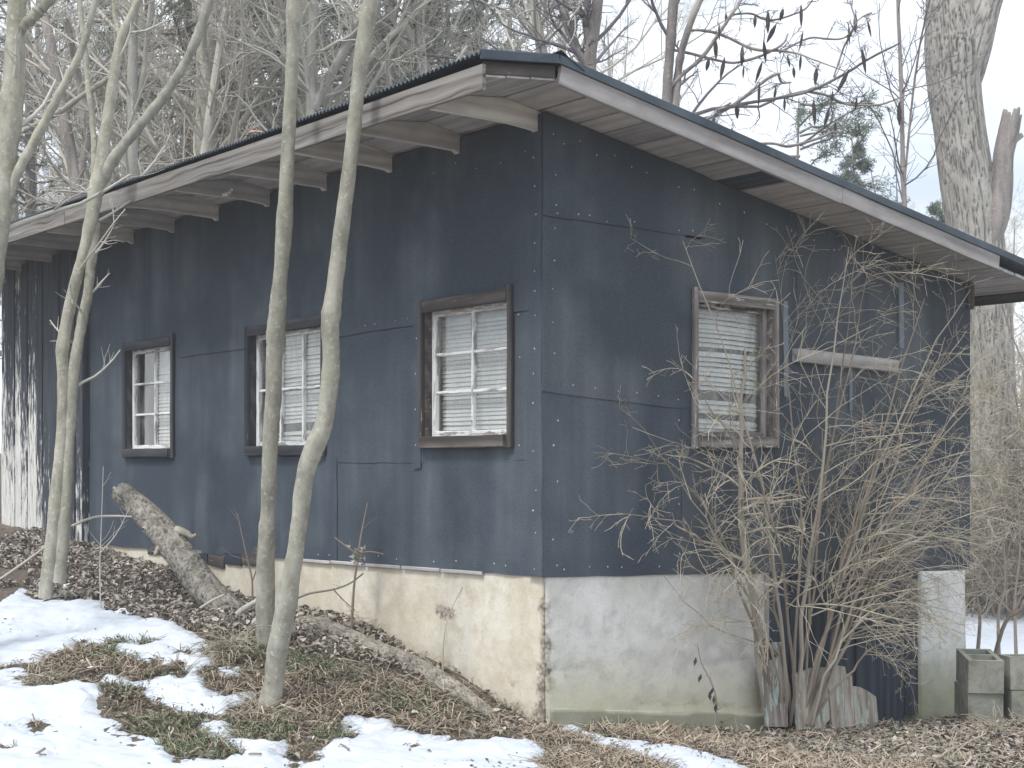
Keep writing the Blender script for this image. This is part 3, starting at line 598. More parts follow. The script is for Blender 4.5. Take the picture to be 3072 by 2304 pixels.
# ------------------------------------------------------------------ windows
def slat_mesh(L, wd, sag, twist):
    V = []; Fs = []; nx = 6
    for i in range(nx + 1):
        x = L * i / nx; dz = -sag * (i / nx) ** 1.6 + random.uniform(-.001, .001)
        for (y, z) in ((-.5, -.0022), (0, .0016), (.5, -.0022)):
            a = twist; yy, zz = y * wd, z; V.append((x, yy * math.cos(a) - zz * math.sin(a), dz + yy * math.sin(a) + zz * math.cos(a)))
    for i in range(nx):
        for k in range(2): Fs.append((i * 3 + k, i * 3 + 3 + k, i * 3 + 4 + k, i * 3 + 1 + k))
    return pymesh('blind_slat', V, Fs, True)
def window(WF, D, N, rect, cols, rows, casing, sash_mat, nsl, sag, label, inset=.05, messy=None, half=None):
    s0, s1, z0, z1 = rect; Dv = (D[0], D[1], 0); i0, i1, y0, y1 = s0 + .045, s1 - .045, z0 + .055, z1 - .055
    # jamb liner is the window's own mesh
    V = []; Fs = []
    for (o) in (.012, -.125):
        V += [WF(i0, y0, o), WF(i1, y0, o), WF(i1, y1, o), WF(i0, y1, o)]
    V += [WF(i0 - .018, y0 - .018, o_) for o_ in ()]
    for (o) in (.012, -.125):
        V += [WF(i0 - .016, y0 - .016, o), WF(i1 + .016, y0 - .016, o), WF(i1 + .016, y1 + .016, o), WF(i0 - .016, y1 + .016, o)]
    for k in range(4):
        l = (k + 1) % 4; Fs += [(k, l, l + 4, k + 4), (k + 8, k + 12, l + 12, l + 8), (k, k + 8, l + 8, l), (k + 4, l + 4, l + 12, k + 12)]
    wo = mobj('window', pymesh('window', V, Fs), casing, house); wo["label"] = label
    up = (0, 0, 1); c = .042
    board('casing_board', WF(s0 + c / 2, z0 - .01, .025), WF(s0 + c / 2, z1 + .02, .025), Dv, c, .026, casing, wo, .003, 3)
    board('casing_board', WF(s1 - c / 2, z0 - .0, .025), WF(s1 - c / 2, z1 + .0, .025), Dv, c, .026, casing, wo, .003, 3)
    board('casing_board', WF(s0 + c, z1 - .035, .026), WF(s1 - c, z1 - .035, .026), up, .07, .03, casing, wo, .003, 3)
    board('sill_board', WF(s0 + c, z0 + .03, .035), WF(s1 - c, z0 + .03, .035), up, .07, .05, casing, wo, .003, 3)
    # sash
    q0, q1, r0, r1 = i0 + .005, i1 - .005, y0 + .005, y1 - .005; sw = .036; oo = -inset
    board('sash_rail', WF(q0 + sw, r0 + sw / 2, oo), WF(q1 - sw, r0 + sw / 2, oo), up, sw, .035, sash_mat, wo, .0015)
    board('sash_rail', WF(q0 + sw, r1 - sw / 2, oo), WF(q1 - sw, r1 - sw / 2, oo), up, sw, .035, sash_mat, wo, .0015)
    board('sash_stile', WF(q0 + sw / 2, r0, oo), WF(q0 + sw / 2, r1, oo), Dv, sw, .036, sash_mat, wo, .0015)
    board('sash_stile', WF(q1 - sw / 2, r0, oo), WF(q1 - sw / 2, r1, oo), Dv, sw, .036, sash_mat, wo, .0015)
    ce = np.linspace(q0 + sw, q1 - sw, cols + 1); re = np.linspace(r0 + sw, r1 - sw, rows + 1)
    for x in ce[1:-1]: board('muntin', WF(x, r0 + sw, oo), WF(x, r1 - sw, oo), Dv, .02, .03, sash_mat, wo, .001)
    for z in re[1:-1]:
        for k in range(cols): board('muntin', WF(ce[k] + .01, z, oo), WF(ce[k + 1] - .01, z, oo), up, .019, .029, sash_mat, wo, .001)
    for i in range(cols):
        for j in range(rows):
            a, b, e_, f_ = ce[i], ce[i + 1], re[j], re[j + 1]
            pts = [(a, e_), (b, e_), (b, f_), (a, f_)]; prism('glass_pane', [WF(x, z, oo - .006) for x, z in pts], [WF(x, z, oo - .009) for x, z in pts], M['glass'], wo)
    # blind
    L = (q1 - q0) - .03; h = (r1 - r0) - .03; sgn = 1 if WF is W2 else -1
    Xv = Vector((D[0], D[1], 0)); 
    if sgn < 0: Xv = -Xv
    Yv = Vector((-N[0], -N[1], 0)); start = q0 + .015 if sgn > 0 else q1 - .015
    if half: start = q0 + .015 + L * half[0] if sgn > 0 else q1 - .015 - L * half[0]; L = L * half[1]
    tw = [R_(60), R_(66), R_(72), R_(50)]; meshes = [slat_mesh(L, .034, sag, tw[k % 4]) for k in range(4)]
    for me in meshes: me.materials.append(M['blind'])
    for k in range(nsl):
        z = r0 + .02 + h * (k + .5) / nsl
        if messy and k in messy: continue
        Mx = Matrix((Xv, Yv, Vector((0, 0, 1)))).transposed().to_4x4(); Mx = Matrix.Translation(WF(start, z + random.uniform(-.003, .003) + (sag * .5), oo - .055)) @ Mx @ Matrix.Rotation(random.uniform(-.008, .008) - (.0 if not messy else .012), 4, 'Y')
        mobj('blind_slat', meshes[random.choice((0, 0, 1, 2)) if not messy else random.choice((0, 1, 3, 3))], None, wo, Mx)
    return wo
window(W1, D1, N1, WIN1[0], 2, 3, M['dark_casing'], M['peeling_white'], 27, .0, 'leftmost window, dark inside with blind on its right half', half=(.42, .56))
window(W1, D1, N1, WIN1[1], 3, 2, M['dark_casing'], M['peeling_white'], 27, .0, 'middle window of the long wall behind the trunks', half=(.2, .8), messy=(3, 4, 13))
window(W1, D1, N1, WIN1[2], 2, 3, M['brown_casing'], M['peeling_white'], 28, .0, 'window nearest the corner with white muntins and closed blind')
window(W2, D2, N2, WIN2[0], 1, 1, M['grey_casing'], M['grey_casing'], 27, .022, 'gable window with sagging broken blind', messy=(7, 8, 3, 17), inset=.04)

# ------------------------------------------------------------------ snow
def unproj(poly): return np.array([gpix(a, b)[:2] for a, b in poly])
def sdist(poly, X, Y):
    d = np.full(X.shape, 1e9); ins = np.zeros(X.shape, bool); n = len(poly)
    for i in range(n):
        ax, ay = poly[i]; bx, by = poly[(i + 1) % n]; ex, ey = bx - ax, by - ay
        t = np.clip(((X - ax) * ex + (Y - ay) * ey) / (ex * ex + ey * ey + 1e-12), 0, 1)
        d = np.minimum(d, np.hypot(X - ax - t * ex, Y - ay - t * ey))
        c = ((ay > Y) != (by > Y)) & (X < (bx - ax) * (Y - ay) / (by - ay + 1e-12) + ax); ins ^= c
    return np.where(ins, d, -d)
z7 = lambda L: [(x * .482, 1504 + y * .482) for x, y in L]
z8 = lambda L: [(1000 + x * .482, 1504 + y * .482) for x, y in L]
SNOW = [z7([(-260, 470), (0, 420), (120, 440), (170, 480), (240, 490), (240, 520), (-260, 530)]),
        z7([(-260, 560), (120, 545), (160, 590), (420, 640), (620, 632), (650, 690), (860, 720), (1050, 785), (1180, 850), (1270, 930), (1300, 1010), (1230, 1065), (1060, 1010), (850, 975), (700, 905), (480, 890), (330, 960), (270, 1000), (120, 1010), (-260, 1080)]),
        z7([(-260, 1050), (100, 1050), (130, 1130), (400, 1140), (580, 1130), (615, 1200), (640, 1330), (760, 1380), (860, 1430), (960, 1500), (1010, 1600), (1060, 1900), (-260, 1900)]),
        z7([(880, 1200), (1010, 1130), (1180, 1180), (1300, 1220), (1440, 1235), (1530, 1205), (1540, 1235), (1420, 1290), (1380, 1340), (1180, 1320), (1000, 1270)]),
        z7([(1230, 1380), (1420, 1380), (1500, 1440), (1760, 1500), (1800, 1560), (1780, 1659), (1900, 1850), (1050, 1850), (1060, 1659), (1300, 1600), (1480, 1560), (1350, 1480), (1240, 1440)]),
        z7([(640, 1100), (900, 1120), (1200, 1105), (1210, 1140), (900, 1160), (700, 1150)]),
        z8([(80, 1360), (120, 1350), (300, 1400), (380, 1440), (500, 1470), (650, 1482), (680, 1530), (780, 1512), (1000, 1502), (1180, 1520), (1285, 1510), (1270, 1620), (1330, 1800), (-250, 1850), (-190, 1640), (-60, 1560), (100, 1500)]),
        z8([(1400, 1560), (1460, 1545), (1465, 1580), (1410, 1595)]),
        z8([(1425, 1385), (1470, 1400), (1600, 1465), (1720, 1500), (1850, 1500), (2050, 1545), (2173, 1560), (2350, 1590), (2600, 1690), (2300, 1760), (2050, 1640), (1850, 1580), (1650, 1520), (1500, 1450)]),
        z7([(740, 680), (800, 685), (830, 705), (760, 712)]), z7([(1420, 1050), (1490, 1055), (1480, 1090), (1430, 1080)])]
HOLES = [z7([(130, 1090), (260, 1040), (400, 1100), (410, 1150), (260, 1170), (140, 1150)]), z7([(150, 1400), (240, 1365), (340, 1400), (310, 1445), (200, 1450)]), z7([(0, 1520), (150, 1520), (170, 1550), (60, 1565), (-20, 1560)]),
         z7([(460, 800), (520, 800), (540, 830), (480, 825)]), z7([(1060, 930), (1190, 925), (1200, 955), (1080, 955)]), z7([(280, 1520), (380, 1500), (430, 1560), (340, 1600)])]
SW = [unproj(p) for p in SNOW]
def ell(f, cx, cy, rx, ry): return f([(cx + rx * math.cos(a) * (1 + .2 * math.sin(3 * a + cx)), cy + ry * math.sin(a)) for a in np.linspace(0, 2 * math.pi, 13)[:-1]])
HOLES += [ell(z7, 1250, 1550, 240, 75), ell(z7, 1890, 1580, 130, 60), ell(z7, 760, 1290, 120, 40), ell(z7, 900, 1400, 170, 45), ell(z8, 460, 1530, 80, 28), ell(z8, 60, 1470, 90, 40), ell(z7, 600, 960, 120, 26), ell(z7, 880, 890, 170, 20), ell(z7, 1150, 1450, 120, 30), ell(z7, 1600, 1470, 130, 36), ell(z8, -60, 1600, 60, 20)]
HW = [unproj(p) for p in HOLES]
def snow_sd(X, Y):
    d = np.full(X.shape, -9.)
    for p in SW: d = np.maximum(d, sdist(p, X, Y))
    for p in HW: d = np.minimum(d, -sdist(p, X, Y))
    d = d + .03 + (fbm(X * 4, Y * 4, 21) - .5) * .16 + (fbm(X * 15, Y * 15, 22, 3) - .5) * .15
    far = np.minimum(np.minimum(X - (2.6 + .3 * np.sin(Y)), Y - 12.6), 22 - Y) + (fbm(X * 1.5, Y * 1.5, 31) - .5) * .9
    return np.maximum(d, np.where((X > 2.5) & (Y > 12), far, -9))
def snow_z(X, Y):
    d = snow_sd(X, Y); t = np.where(d > 0, .036 * (1 - np.exp(-d / .07)) + .03 * np.minimum(d, .6), np.maximum(d, -.06) * .9) + np.where(d > .05, (fbm(X * 2.4, Y * 2.4, 41) - .5) * .08 + (fbm(X * 9, Y * 9, 43) - .5) * .02, 0)
    return ground(X, Y) + t - .004
def cut(me, keep):
    bm = bmesh.new(); bm.from_mesh(me); bm.verts.ensure_lookup_table(); bmesh.ops.delete(bm, geom=[v for v, k in zip(bm.verts, keep) if not k], context='VERTS'); bm.to_mesh(me); bm.free()
xs = np.arange(-3.6, 2.9, .019); ys = np.arange(6.5, 11.6, .019); me = gridmesh('snow', xs, ys, snow_z); X, Y = np.meshgrid(xs, ys); cut(me, (snow_sd(X, Y) > -.06).ravel())
tag(mobj('snow', me, M['snow']), 'thin melting snow lying in patches over the front yard', 'snow', kind='stuff')
xs = np.arange(2.4, 16, .12); ys = np.arange(12.2, 23, .12); me = gridmesh('snow', xs, ys, snow_z); X, Y = np.meshgrid(xs, ys); cut(me, (snow_sd(X, Y) > -.06).ravel())
tag(mobj('snow', me, M['snow']), 'snow field behind the right end of the house', 'snow', kind='stuff')

# ------------------------------------------------------------------ litter: leaves, dead grass, green grass
def zone(polys, X, Y):
    d = np.full(X.shape, -9.)
    for p in polys: d = np.maximum(d, sdist(p, X, Y))
    return d
def scatter(n, x0, x1, y0, y1, rng, dens):
    X = rng.uniform(x0, x1, n); Y = rng.uniform(y0, y1, n); k = rng.uniform(0, 1, n) < dens(X, Y); return X[k], Y[k]
def inside_house(X, Y, m=.0):
    a = (X - C0[0]) * N1[0] + (Y - C0[1]) * N1[1]; b = (X - C0[0]) * N2[0] + (Y - C0[1]) * N2[1]; return (a < m) & (b < m)
def colours(n, rng, pal, var=.25):
    pal = np.array(pal); c = pal[rng.integers(0, len(pal), n)] * rng.uniform(1 - var, 1 + var, (n, 1)); return np.clip(c, 0, 1)
def addcol(me, c, per):
    a = me.color_attributes.new('Col', 'FLOAT_COLOR', 'POINT'); C = np.ones((len(c), per, 4), np.float32); C[:, :, :3] = c[:, None, :]; a.data.foreach_set('color', C.ravel())
def leaves(name, X, Y, rng, size, pal, label, tilt=.55, lift=.03):
    n = len(X); z = ground(X, Y) + rng.uniform(.0, lift, n); L = rng.uniform(*size, n); Wd = L * rng.uniform(.35, .7, n)
    d = np.stack([rng.normal(size=n), rng.normal(size=n), rng.normal(size=n) * tilt], -1); d = nrm(d)
    s = nrm(np.cross(d, np.stack([rng.normal(size=n) * tilt, rng.normal(size=n) * tilt, np.ones(n)], -1))); u = np.cross(s, d)
    c = np.stack([X, Y, z], -1); h = d * L[:, None] / 2; g = s * Wd[:, None] / 2; cu = u * (L * rng.uniform(-.05, .35, n))[:, None]
    V = np.stack([c - h, c - h * .15 + g + cu, c + h * .45 + g * .7 + cu * .8, c + h, c + h * .45 - g * .7 + cu * .8, c - h * .15 - g + cu], 1)
    i = np.arange(n)[:, None] * 6; Fq = np.concatenate([np.stack([i[:, 0], i[:, 0] + 1, i[:, 0] + 2, i[:, 0] + 3], -1), np.stack([i[:, 0], i[:, 0] + 3, i[:, 0] + 4, i[:, 0] + 5], -1)])
    me = npmesh(name, V.reshape(-1, 3), Fq); addcol(me, colours(n, rng, pal), 6); return tag(mobj(name, me, M['litter']), label, 'leaves', kind='stuff')
def blades(name, X, Y, rng, length, wid, flat, pal, label, lift=.02):
    n = len(X); z = ground(X, Y) + rng.uniform(0, lift, n); L = rng.uniform(*length, n); a = rng.uniform(0, 2 * np.pi, n); e = rng.uniform(flat[0], flat[1], n)
    d = np.stack([np.cos(a) * np.cos(e), np.sin(a) * np.cos(e), np.sin(e)], -1); s = np.stack([-np.sin(a), np.cos(a), rng.uniform(-.5, .5, n)], -1); s = nrm(s) * (rng.uniform(*wid, n) / 2)[:, None]
    c = np.stack([X, Y, z], -1); b = rng.normal(size=(n, 3)) * (L * .16)[:, None]; b[:, 2] = np.abs(b[:, 2]) * .7
    mid = c + d * (L * .5)[:, None] + b; tip = c + d * L[:, None]; tip[:, 2] -= L * rng.uniform(0, .3, n) * np.cos(e); tip[:, 2] = np.maximum(tip[:, 2], ground(tip[:, 0], tip[:, 1]) + .002)
    V = np.stack([c - s, c + s, mid + s, mid - s, tip + s * .3, tip - s * .3], 1); i = np.arange(n) * 6
    Fq = np.concatenate([np.stack([i, i + 1, i + 2, i + 3], -1), np.stack([i + 3, i + 2, i + 4, i + 5], -1)])
    me = npmesh(name, V.reshape(-1, 3), Fq); addcol(me, colours(n, rng, pal), 6); return tag(mobj(name, me, M['litter']), label, 'grass', kind='stuff')
rg = np.random.default_rng(5)
PILE = [unproj(z7([(-200, 130), (250, 200), (450, 240), (640, 290), (900, 400), (1100, 460), (1400, 560), (1560, 640), (2200, 760), (2400, 900), (2600, 1080), (2300, 1000), (1900, 900), (1560, 780), (1250, 850), (1080, 770), (860, 710), (640, 640), (300, 600), (-200, 560)]))]
LEAFR = [unproj([(1650, 2190), (2300, 2190), (2760, 2180), (3200, 2100), (3300, 2400), (2500, 2400), (2100, 2300)])]
NEED = [unproj(z7([(1050, 1080), (1300, 1060), (1600, 1150), (2000, 1080), (2500, 1150), (2900, 1250), (3100, 1420), (2500, 1500), (2100, 1400), (1850, 1390), (1500, 1380), (1200, 1180)])), unproj(z8([(1300, 1380), (1500, 1450), (1900, 1600), (2150, 1720), (1400, 1750), (1300, 1600), (1250, 1480)])), unproj(z7([(280, 960), (700, 980), (1050, 1020), (1050, 1110), (650, 1100), (400, 1040)])), unproj(z8([(1500, 1400), (1900, 1420), (2200, 1480), (2900, 1600), (3600, 1640), (3600, 1800), (2600, 1700), (2000, 1520)]))]
GREEN = [unproj(z7([(660, 870), (850, 880), (1040, 890), (1050, 920), (850, 930)])), unproj(z7([(480, 950), (700, 930), (840, 950), (820, 990), (600, 1000)])), unproj(z7([(900, 1100), (1200, 1090), (1400, 1060), (1500, 1100), (1200, 1120)])), unproj(z7([(1700, 950), (2000, 1000), (2250, 1100), (2150, 1190), (1800, 1090)])),
         unproj(z8([(200, 1180), (500, 1200), (900, 1300), (950, 1370), (600, 1380), (300, 1280)])), unproj(z7([(1350, 1400), (1700, 1330), (1850, 1420), (1700, 1500), (1450, 1480)])), unproj(z7([(820, 1390), (1100, 1350), (1300, 1420), (1500, 1580), (1300, 1640), (1000, 1560)])), unproj(z7([(660, 1160), (860, 1170), (880, 1230), (700, 1220)])), unproj(z7([(1300, 950), (1600, 900), (1700, 980), (1450, 1000)])), unproj(z7([(1960, 1430), (2150, 1440), (2130, 1490), (2000, 1490)])), unproj(z8([(1330, 1590), (1450, 1600), (1430, 1640), (1340, 1640)]))]
bare = lambda X, Y: (snow_sd(X, Y) < -.005) & ~inside_house(X, Y, .0)
X, Y = scatter(260000, -4.5, 3, 7, 14, rg, lambda X, Y: bare(X, Y) * np.clip(.03 + 1.0 * (zone(PILE, X, Y) > -.08), 0, 1) * .42)
leaves('leaf_litter', X, Y, rg, (.022, .065), [(.29, .26, .225), (.37, .32, .27), (.22, .195, .17), (.48, .44, .39), (.34, .285, .23), (.55, .51, .46), (.4, .34, .285)], 'curled brown dead leaves heaped along the long wall', .6, .05)
X, Y = scatter(200000, -3, 6, 6.7, 13, rg, lambda X, Y: bare(X, Y) * (.08 + .4 * (zone(LEAFR, X, Y) > -.1) + .1 * (X > 1.5)))
leaves('leaf_litter', X, Y, rg, (.018, .06), [(.25, .225, .205), (.33, .285, .25), (.18, .16, .145), (.42, .365, .315), (.29, .235, .195), (.5, .43, .37), (.22, .23, .16)], 'flattened brown leaves in front of the gable wall', .3, .02)
X, Y = scatter(130000, -3.6, 3.6, 6.6, 10, rg, lambda X, Y: bare(X, Y) * (.05 + .75 * (zone(NEED, X, Y) > -.06) * np.clip(fbm(X * 6, Y * 6, 91) * 2.4 - .55, .1, 1)))
blades('dead_grass', X, Y, rg, (.06, .2), (.004, .008), (-.05, .3), [(.4, .325, .245), (.33, .255, .19), (.5, .42, .33), (.27, .215, .165), (.43, .335, .25), (.3, .28, .2)], 'tan dead grass and pine needles matted on the ground', .03)
X, Y = scatter(110000, -3.6, 2.5, 6.6, 10, rg, lambda X, Y: ((snow_sd(X, Y) < .03) & ~inside_house(X, Y)) * (.02 + .75 * (zone(GREEN, X, Y) > -.03)))
blades('green_grass', X, Y, rg, (.04, .11), (.004, .007), (.05, .8), [(.16, .2, .11), (.12, .165, .09), (.22, .24, .14), (.26, .26, .17), (.32, .28, .19)], 'short green grass poking through the melting snow', .012)
X, Y = scatter(40000, -3.6, 3.2, 6.6, 9.6, rg, lambda X, Y: bare(X, Y) * (np.abs(snow_sd(X, Y) + .06) < .08) * .9)
blades('dead_grass', X, Y, rg, (.03, .09), (.004, .008), (0, .6), [(.3, .23, .16), (.2, .15, .1), (.16, .15, .09)], 'brown grass stubble along the edges of the snow', .015)
X, Y = scatter(60000, -3.6, 2.8, 6.6, 9.8, rg, lambda X, Y: (snow_sd(X, Y) > .01) * np.clip(.02 + (fbm(X * 2.2, Y * 2.2, 95) - .52) * 1.4, .008, 1) * .5)
o_ = leaves('leaf_scraps', X, Y, rg, (.008, .03), [(.2, .165, .14), (.28, .23, .18), (.16, .14, .11), (.2, .2, .12)], 'scraps of leaf and grass scattered on the snow', .3, .001)
co = np.empty(len(o_.data.vertices) * 3, np.float32); o_.data.vertices.foreach_get('co', co); co = co.reshape(-1, 3); co[:, 2] += np.repeat(snow_z(X, Y) - ground(X, Y) + .004, 6).astype(np.float32); o_.data.vertices.foreach_set('co', co.ravel())
# small fallen twigs on top
P = []; 
for k in range(420):
    x = rg.uniform(-3.6, 4.2); y = rg.uniform(6.7, 12.5)
    if inside_house(np.array(x), np.array(y), .1) or (snow_sd(np.array([x]), np.array([y]))[0] > -.03 and rg.uniform() > .08): continue
    a = rg.uniform(0, 6.28); L = rg.uniform(.08, .45) * (.4 if snow_sd(np.array([x]), np.array([y]))[0] > 0 else 1); pts = []
    for j in range(4):
        t = j / 3 - .5; px_, py_ = x + math.cos(a) * t * L + rg.normal() * .01, y + math.sin(a) * t * L + rg.normal() * .01; pts.append((px_, py_, float(max(gz(px_, py_), snow_z(np.array([px_]), np.array([py_]))[0])) + .012))
    P.append(pts)
P = np.array(P); V, Fq = tubes([(P, np.full(P.shape[:2], .004) * rg.uniform(.6, 1.6, (len(P), 1)), 4)])
tag(mobj('fallen_twigs', npmesh('fallen_twigs', V, Fq), M['twig_brown']), 'thin fallen twigs strewn over the yard', 'twigs', kind='stuff')

# ------------------------------------------------------------------ trees of the foreground
def wobble(P, R, rng, bump=.06):
    k = R.shape[1]; ii = np.arange(k)[None]
    for c_ in rng.uniform(.08, .95, 5) * k: R = R * (1 + rng.uniform(.05, .17) * np.exp(-((ii - c_) / rng.uniform(.8, 1.8)) ** 2))
    P = P + np.cumsum(rng.normal(size=P.shape), 1) * .0012 * np.array([1, 1, 0]); R = R * (1 + bump * (rng.normal(size=R.shape) * .4 + np.interp(np.arange(k), np.arange(0, k, 5), rng.normal(size=len(np.arange(0, k, 5))))[None])); return P, R
def to_ground(pts, dep):
    p = list(pts[0]); d = p[3] if len(p) > 3 else dep; g = gz((p[0] - CX) / F * d, d); py = HY + (CAMZ - g + .06) * F / d
    return [(p[0], py, p[2] * 1.25) + tuple(p[3:])] + list(pts)
def part_tubes(name, groups, matl, parent, smooth=True):
    V, Fq = tubes(groups); return mobj(name, npmesh(name, V - np.array(parent.location), Fq, smooth), matl, parent, parent.matrix_world.copy() if False else Matrix.Translation(parent.location))
def tree_root(name, P, label, cat='tree', group=None):
    r = empty(name, (P[0, 0, 0], P[0, 0, 1], P[0, 0, 2])); return tag(r, label, cat, group)
v = lambda L, s=1.3887: [tuple([a * s, b * s, c * s] + list(d)) for a, b, c, *d in L]      # coordinates read off a 2212 px wide view
def fg_tree(name, label, stems, dep, matl, twig, n_twigs=0, seed=1, cat='tree', M_=90, sides=16):
    rng = np.random.default_rng(seed); gs = []; tw = []
    root = None
    for i, st in enumerate(stems):
        P, R = pxline(st, dep, M_); P, R = wobble(P, R, rng)
        if root is None: root = tree_root(name, P, label, cat)
        V, Fq = tubes([(P, R, sides)]); o = mobj('trunk' if i == 0 else 'limb', npmesh('trunk', V - np.array(root.location), Fq, True), matl, root, Matrix.Translation(root.location))
        if n_twigs: 
            a = grow(P, R, n_twigs, .45, .98, (.1, .25), (30, 70), 6, .3, .06, .12, rng); b = grow(*a, 4, .2, .95, (.3, .6), (25, 60), 5, .5, .04, .12, rng); tw += [(*a, 4), (*b, 3)]
    if tw:
        V, Fq = tubes(tw); mobj('crown', npmesh('crown', V - np.array(root.location), Fq), twig, root, Matrix.Translation(root.location))
    return root
A_ = v([(578, 1535, 52), (590, 1480, 46), (602, 1400, 42), (622, 1300, 40), (640, 1200, 38), (652, 1110, 37), (662, 1030, 40), (678, 975, 42), (700, 920, 40), (712, 840, 38), (717, 760, 35), (714, 700, 38), (722, 620, 34), (737, 500, 33), (754, 370, 32), (770, 240, 33), (785, 120, 34), (805, 0, 38), (830, -130, 36), (850, -260, 28)])
B_ = v([(572, 1395, 46), (572, 1300, 40), (574, 1180, 37), (578, 1060, 36), (584, 950, 36), (590, 860, 36), (592, 760, 38), (594, 715, 41), (600, 640, 35), (609, 520, 34), (616, 380, 33), (622, 220, 32), (628, 80, 33), (630, 0, 33), (632, -130, 30), (634, -260, 24)])
fg_tree('sapling_tree', 'pale slender trunk with an S-bend, nearest of the front trunks', [[(a, b, c, 8.22 - .24 * min(1, max(0, (2131 - b) / 1700))) for a, b, c in A_]], 8.22, M['smooth_bark'], M['twig_pale'], 0, 3)
fg_tree('sapling_tree', 'straight pale slender trunk just behind the S-bent trunk', [[(a, b, c, 9.0 - .58 * min(1, max(0, (1937 - b) / 1450))) for a, b, c in B_]], 9.0, M['smooth_bark'], M['twig_pale'], 0, 4)
C1_ = v([(98, 1292, 34), (108, 1220, 30), (122, 1110, 29), (133, 1000, 28), (140, 900, 27), (142, 820, 27), (140, 750, 27), (150, 680, 26), (168, 600, 25), (186, 530, 26), (200, 470, 28), (210, 410, 30), (219, 370, 30), (228, 300, 24), (240, 220, 22), (252, 130, 21), (268, 70, 19), (300, 0, 17), (330, -90, 15)])
C2_ = v([(128, 1258, 28), (136, 1180, 26), (143, 1080, 25), (147, 980, 24), (152, 880, 23), (160, 780, 23), (172, 700, 22), (183, 640, 22), (192, 560, 22), (201, 480, 22)])
Cb_ = v([(212, 420, 24), (232, 365, 26), (270, 310, 24), (310, 262, 23), (352, 210, 22), (392, 150, 21), (425, 85, 20), (448, 25, 19), (470, -40, 17), (510, -140, 14)])
Cc_ = v([(205, 420, 15), (203, 330, 14), (196, 250, 13), (188, 180, 13), (180, 100, 12), (171, 30, 12), (160, -60, 10)])
Cd_ = v([(262, 85, 12), (252, 50, 11), (246, 0, 10), (240, -60, 8)])
Ce_ = v([(246, 160, 10), (220, 180, 12), (180, 204, 12), (140, 235, 12), (90, 262, 11), (45, 282, 10)])
fg_tree('twin_stemmed_tree', 'tree of two entwined pale stems forking high before the flaking boards', [C1_, C2_, Cb_, Cc_, Cd_, Ce_], 10.4, M['smooth_bark'], M['twig_pale'], 5, 5)
D_ = v([(-110, 1500, 56), (-90, 1200, 52), (-58, 900, 49), (-24, 640, 46), (-2, 480, 45), (14, 330, 43), (26, 180, 42), (36, 0, 41), (44, -150, 36)])
Db_ = v([(2, 490, 18), (20, 420, 20), (45, 360, 20), (75, 300, 19), (110, 235, 18), (150, 160, 17), (178, 90, 16), (200, 0, 15)])
Dc_ = v([(36, 80, 20), (50, 55, 22), (75, 30, 24), (110, -10, 24), (150, -70, 20)])
fg_tree('leaning_tree', 'thick pale trunk cut off by the left edge of the picture', [to_ground(D_, 9.0)[:1] + D_[1:], Db_, Dc_], 9.0, M['smooth_bark'], M['twig_pale'], 4, 6)

# rough-barked trunks with real ridges
def ridged(P, R, sides, rng, amp, fr, jag_top=0, cap=True, el=1.0):
    K = R.shape[1]; T = nrm(np.gradient(P[0], axis=0)); ref = np.array([1., 0, 0]) if abs(T.mean(0)[2]) > .8 else np.array([0, 0, 1.]); U = nrm(np.cross(T, ref)); Vv = np.cross(T, U)
    th = np.arange(sides) / sides * 2 * np.pi; L = np.concatenate([[0], np.cumsum(np.linalg.norm(np.diff(P[0], axis=0), axis=1))])
    tt = np.repeat(th[None], K, 0); ll = np.repeat(L[:, None], sides, 1)
    u = np.cos(tt) * fr; w_ = np.sin(tt) * fr
    n = np.abs(fbm(tt * fr * .9 + 5 + np.minimum(tt, 6.2832 - tt) * 0, ll * 2.6 * el + 9, 51, 3) - .5) * 2; n2 = np.abs(fbm(tt * fr * 1.4 + 15, ll * 4.2 * el, 61, 3) - .5) * 2
    crev = np.clip(.95 - np.minimum(n * 10, n2 * 13), 0, 1)
    rad = R[0][:, None] * (1 + .05 * (fbm(u * .3 + 3, w_ * .3 + ll * 1.2, 71, 2) - .5)) - amp * crev
    V = P[0][:, None, :] + U[:, None] * (np.cos(tt) * rad)[..., None] + Vv[:, None] * (np.sin(tt) * rad)[..., None]
    if jag_top: V[-4:] += T[-4:, None] * (np.linspace(.1, 1, 4)[:, None] * jag_top * (hsh(np.arange(sides) // 3, np.arange(sides) // 3 * 0, 3) - .3)[None])[..., None]
    i = np.arange(K - 1)[:, None] * sides; s = np.arange(sides)[None]; s2 = (s + 1) % sides
    Fq = np.stack([i + s, i + s2, i + sides + s2, i + sides + s], -1).reshape(-1, 4); V = V.reshape(-1, 3)
    return V, Fq, crev.ravel()
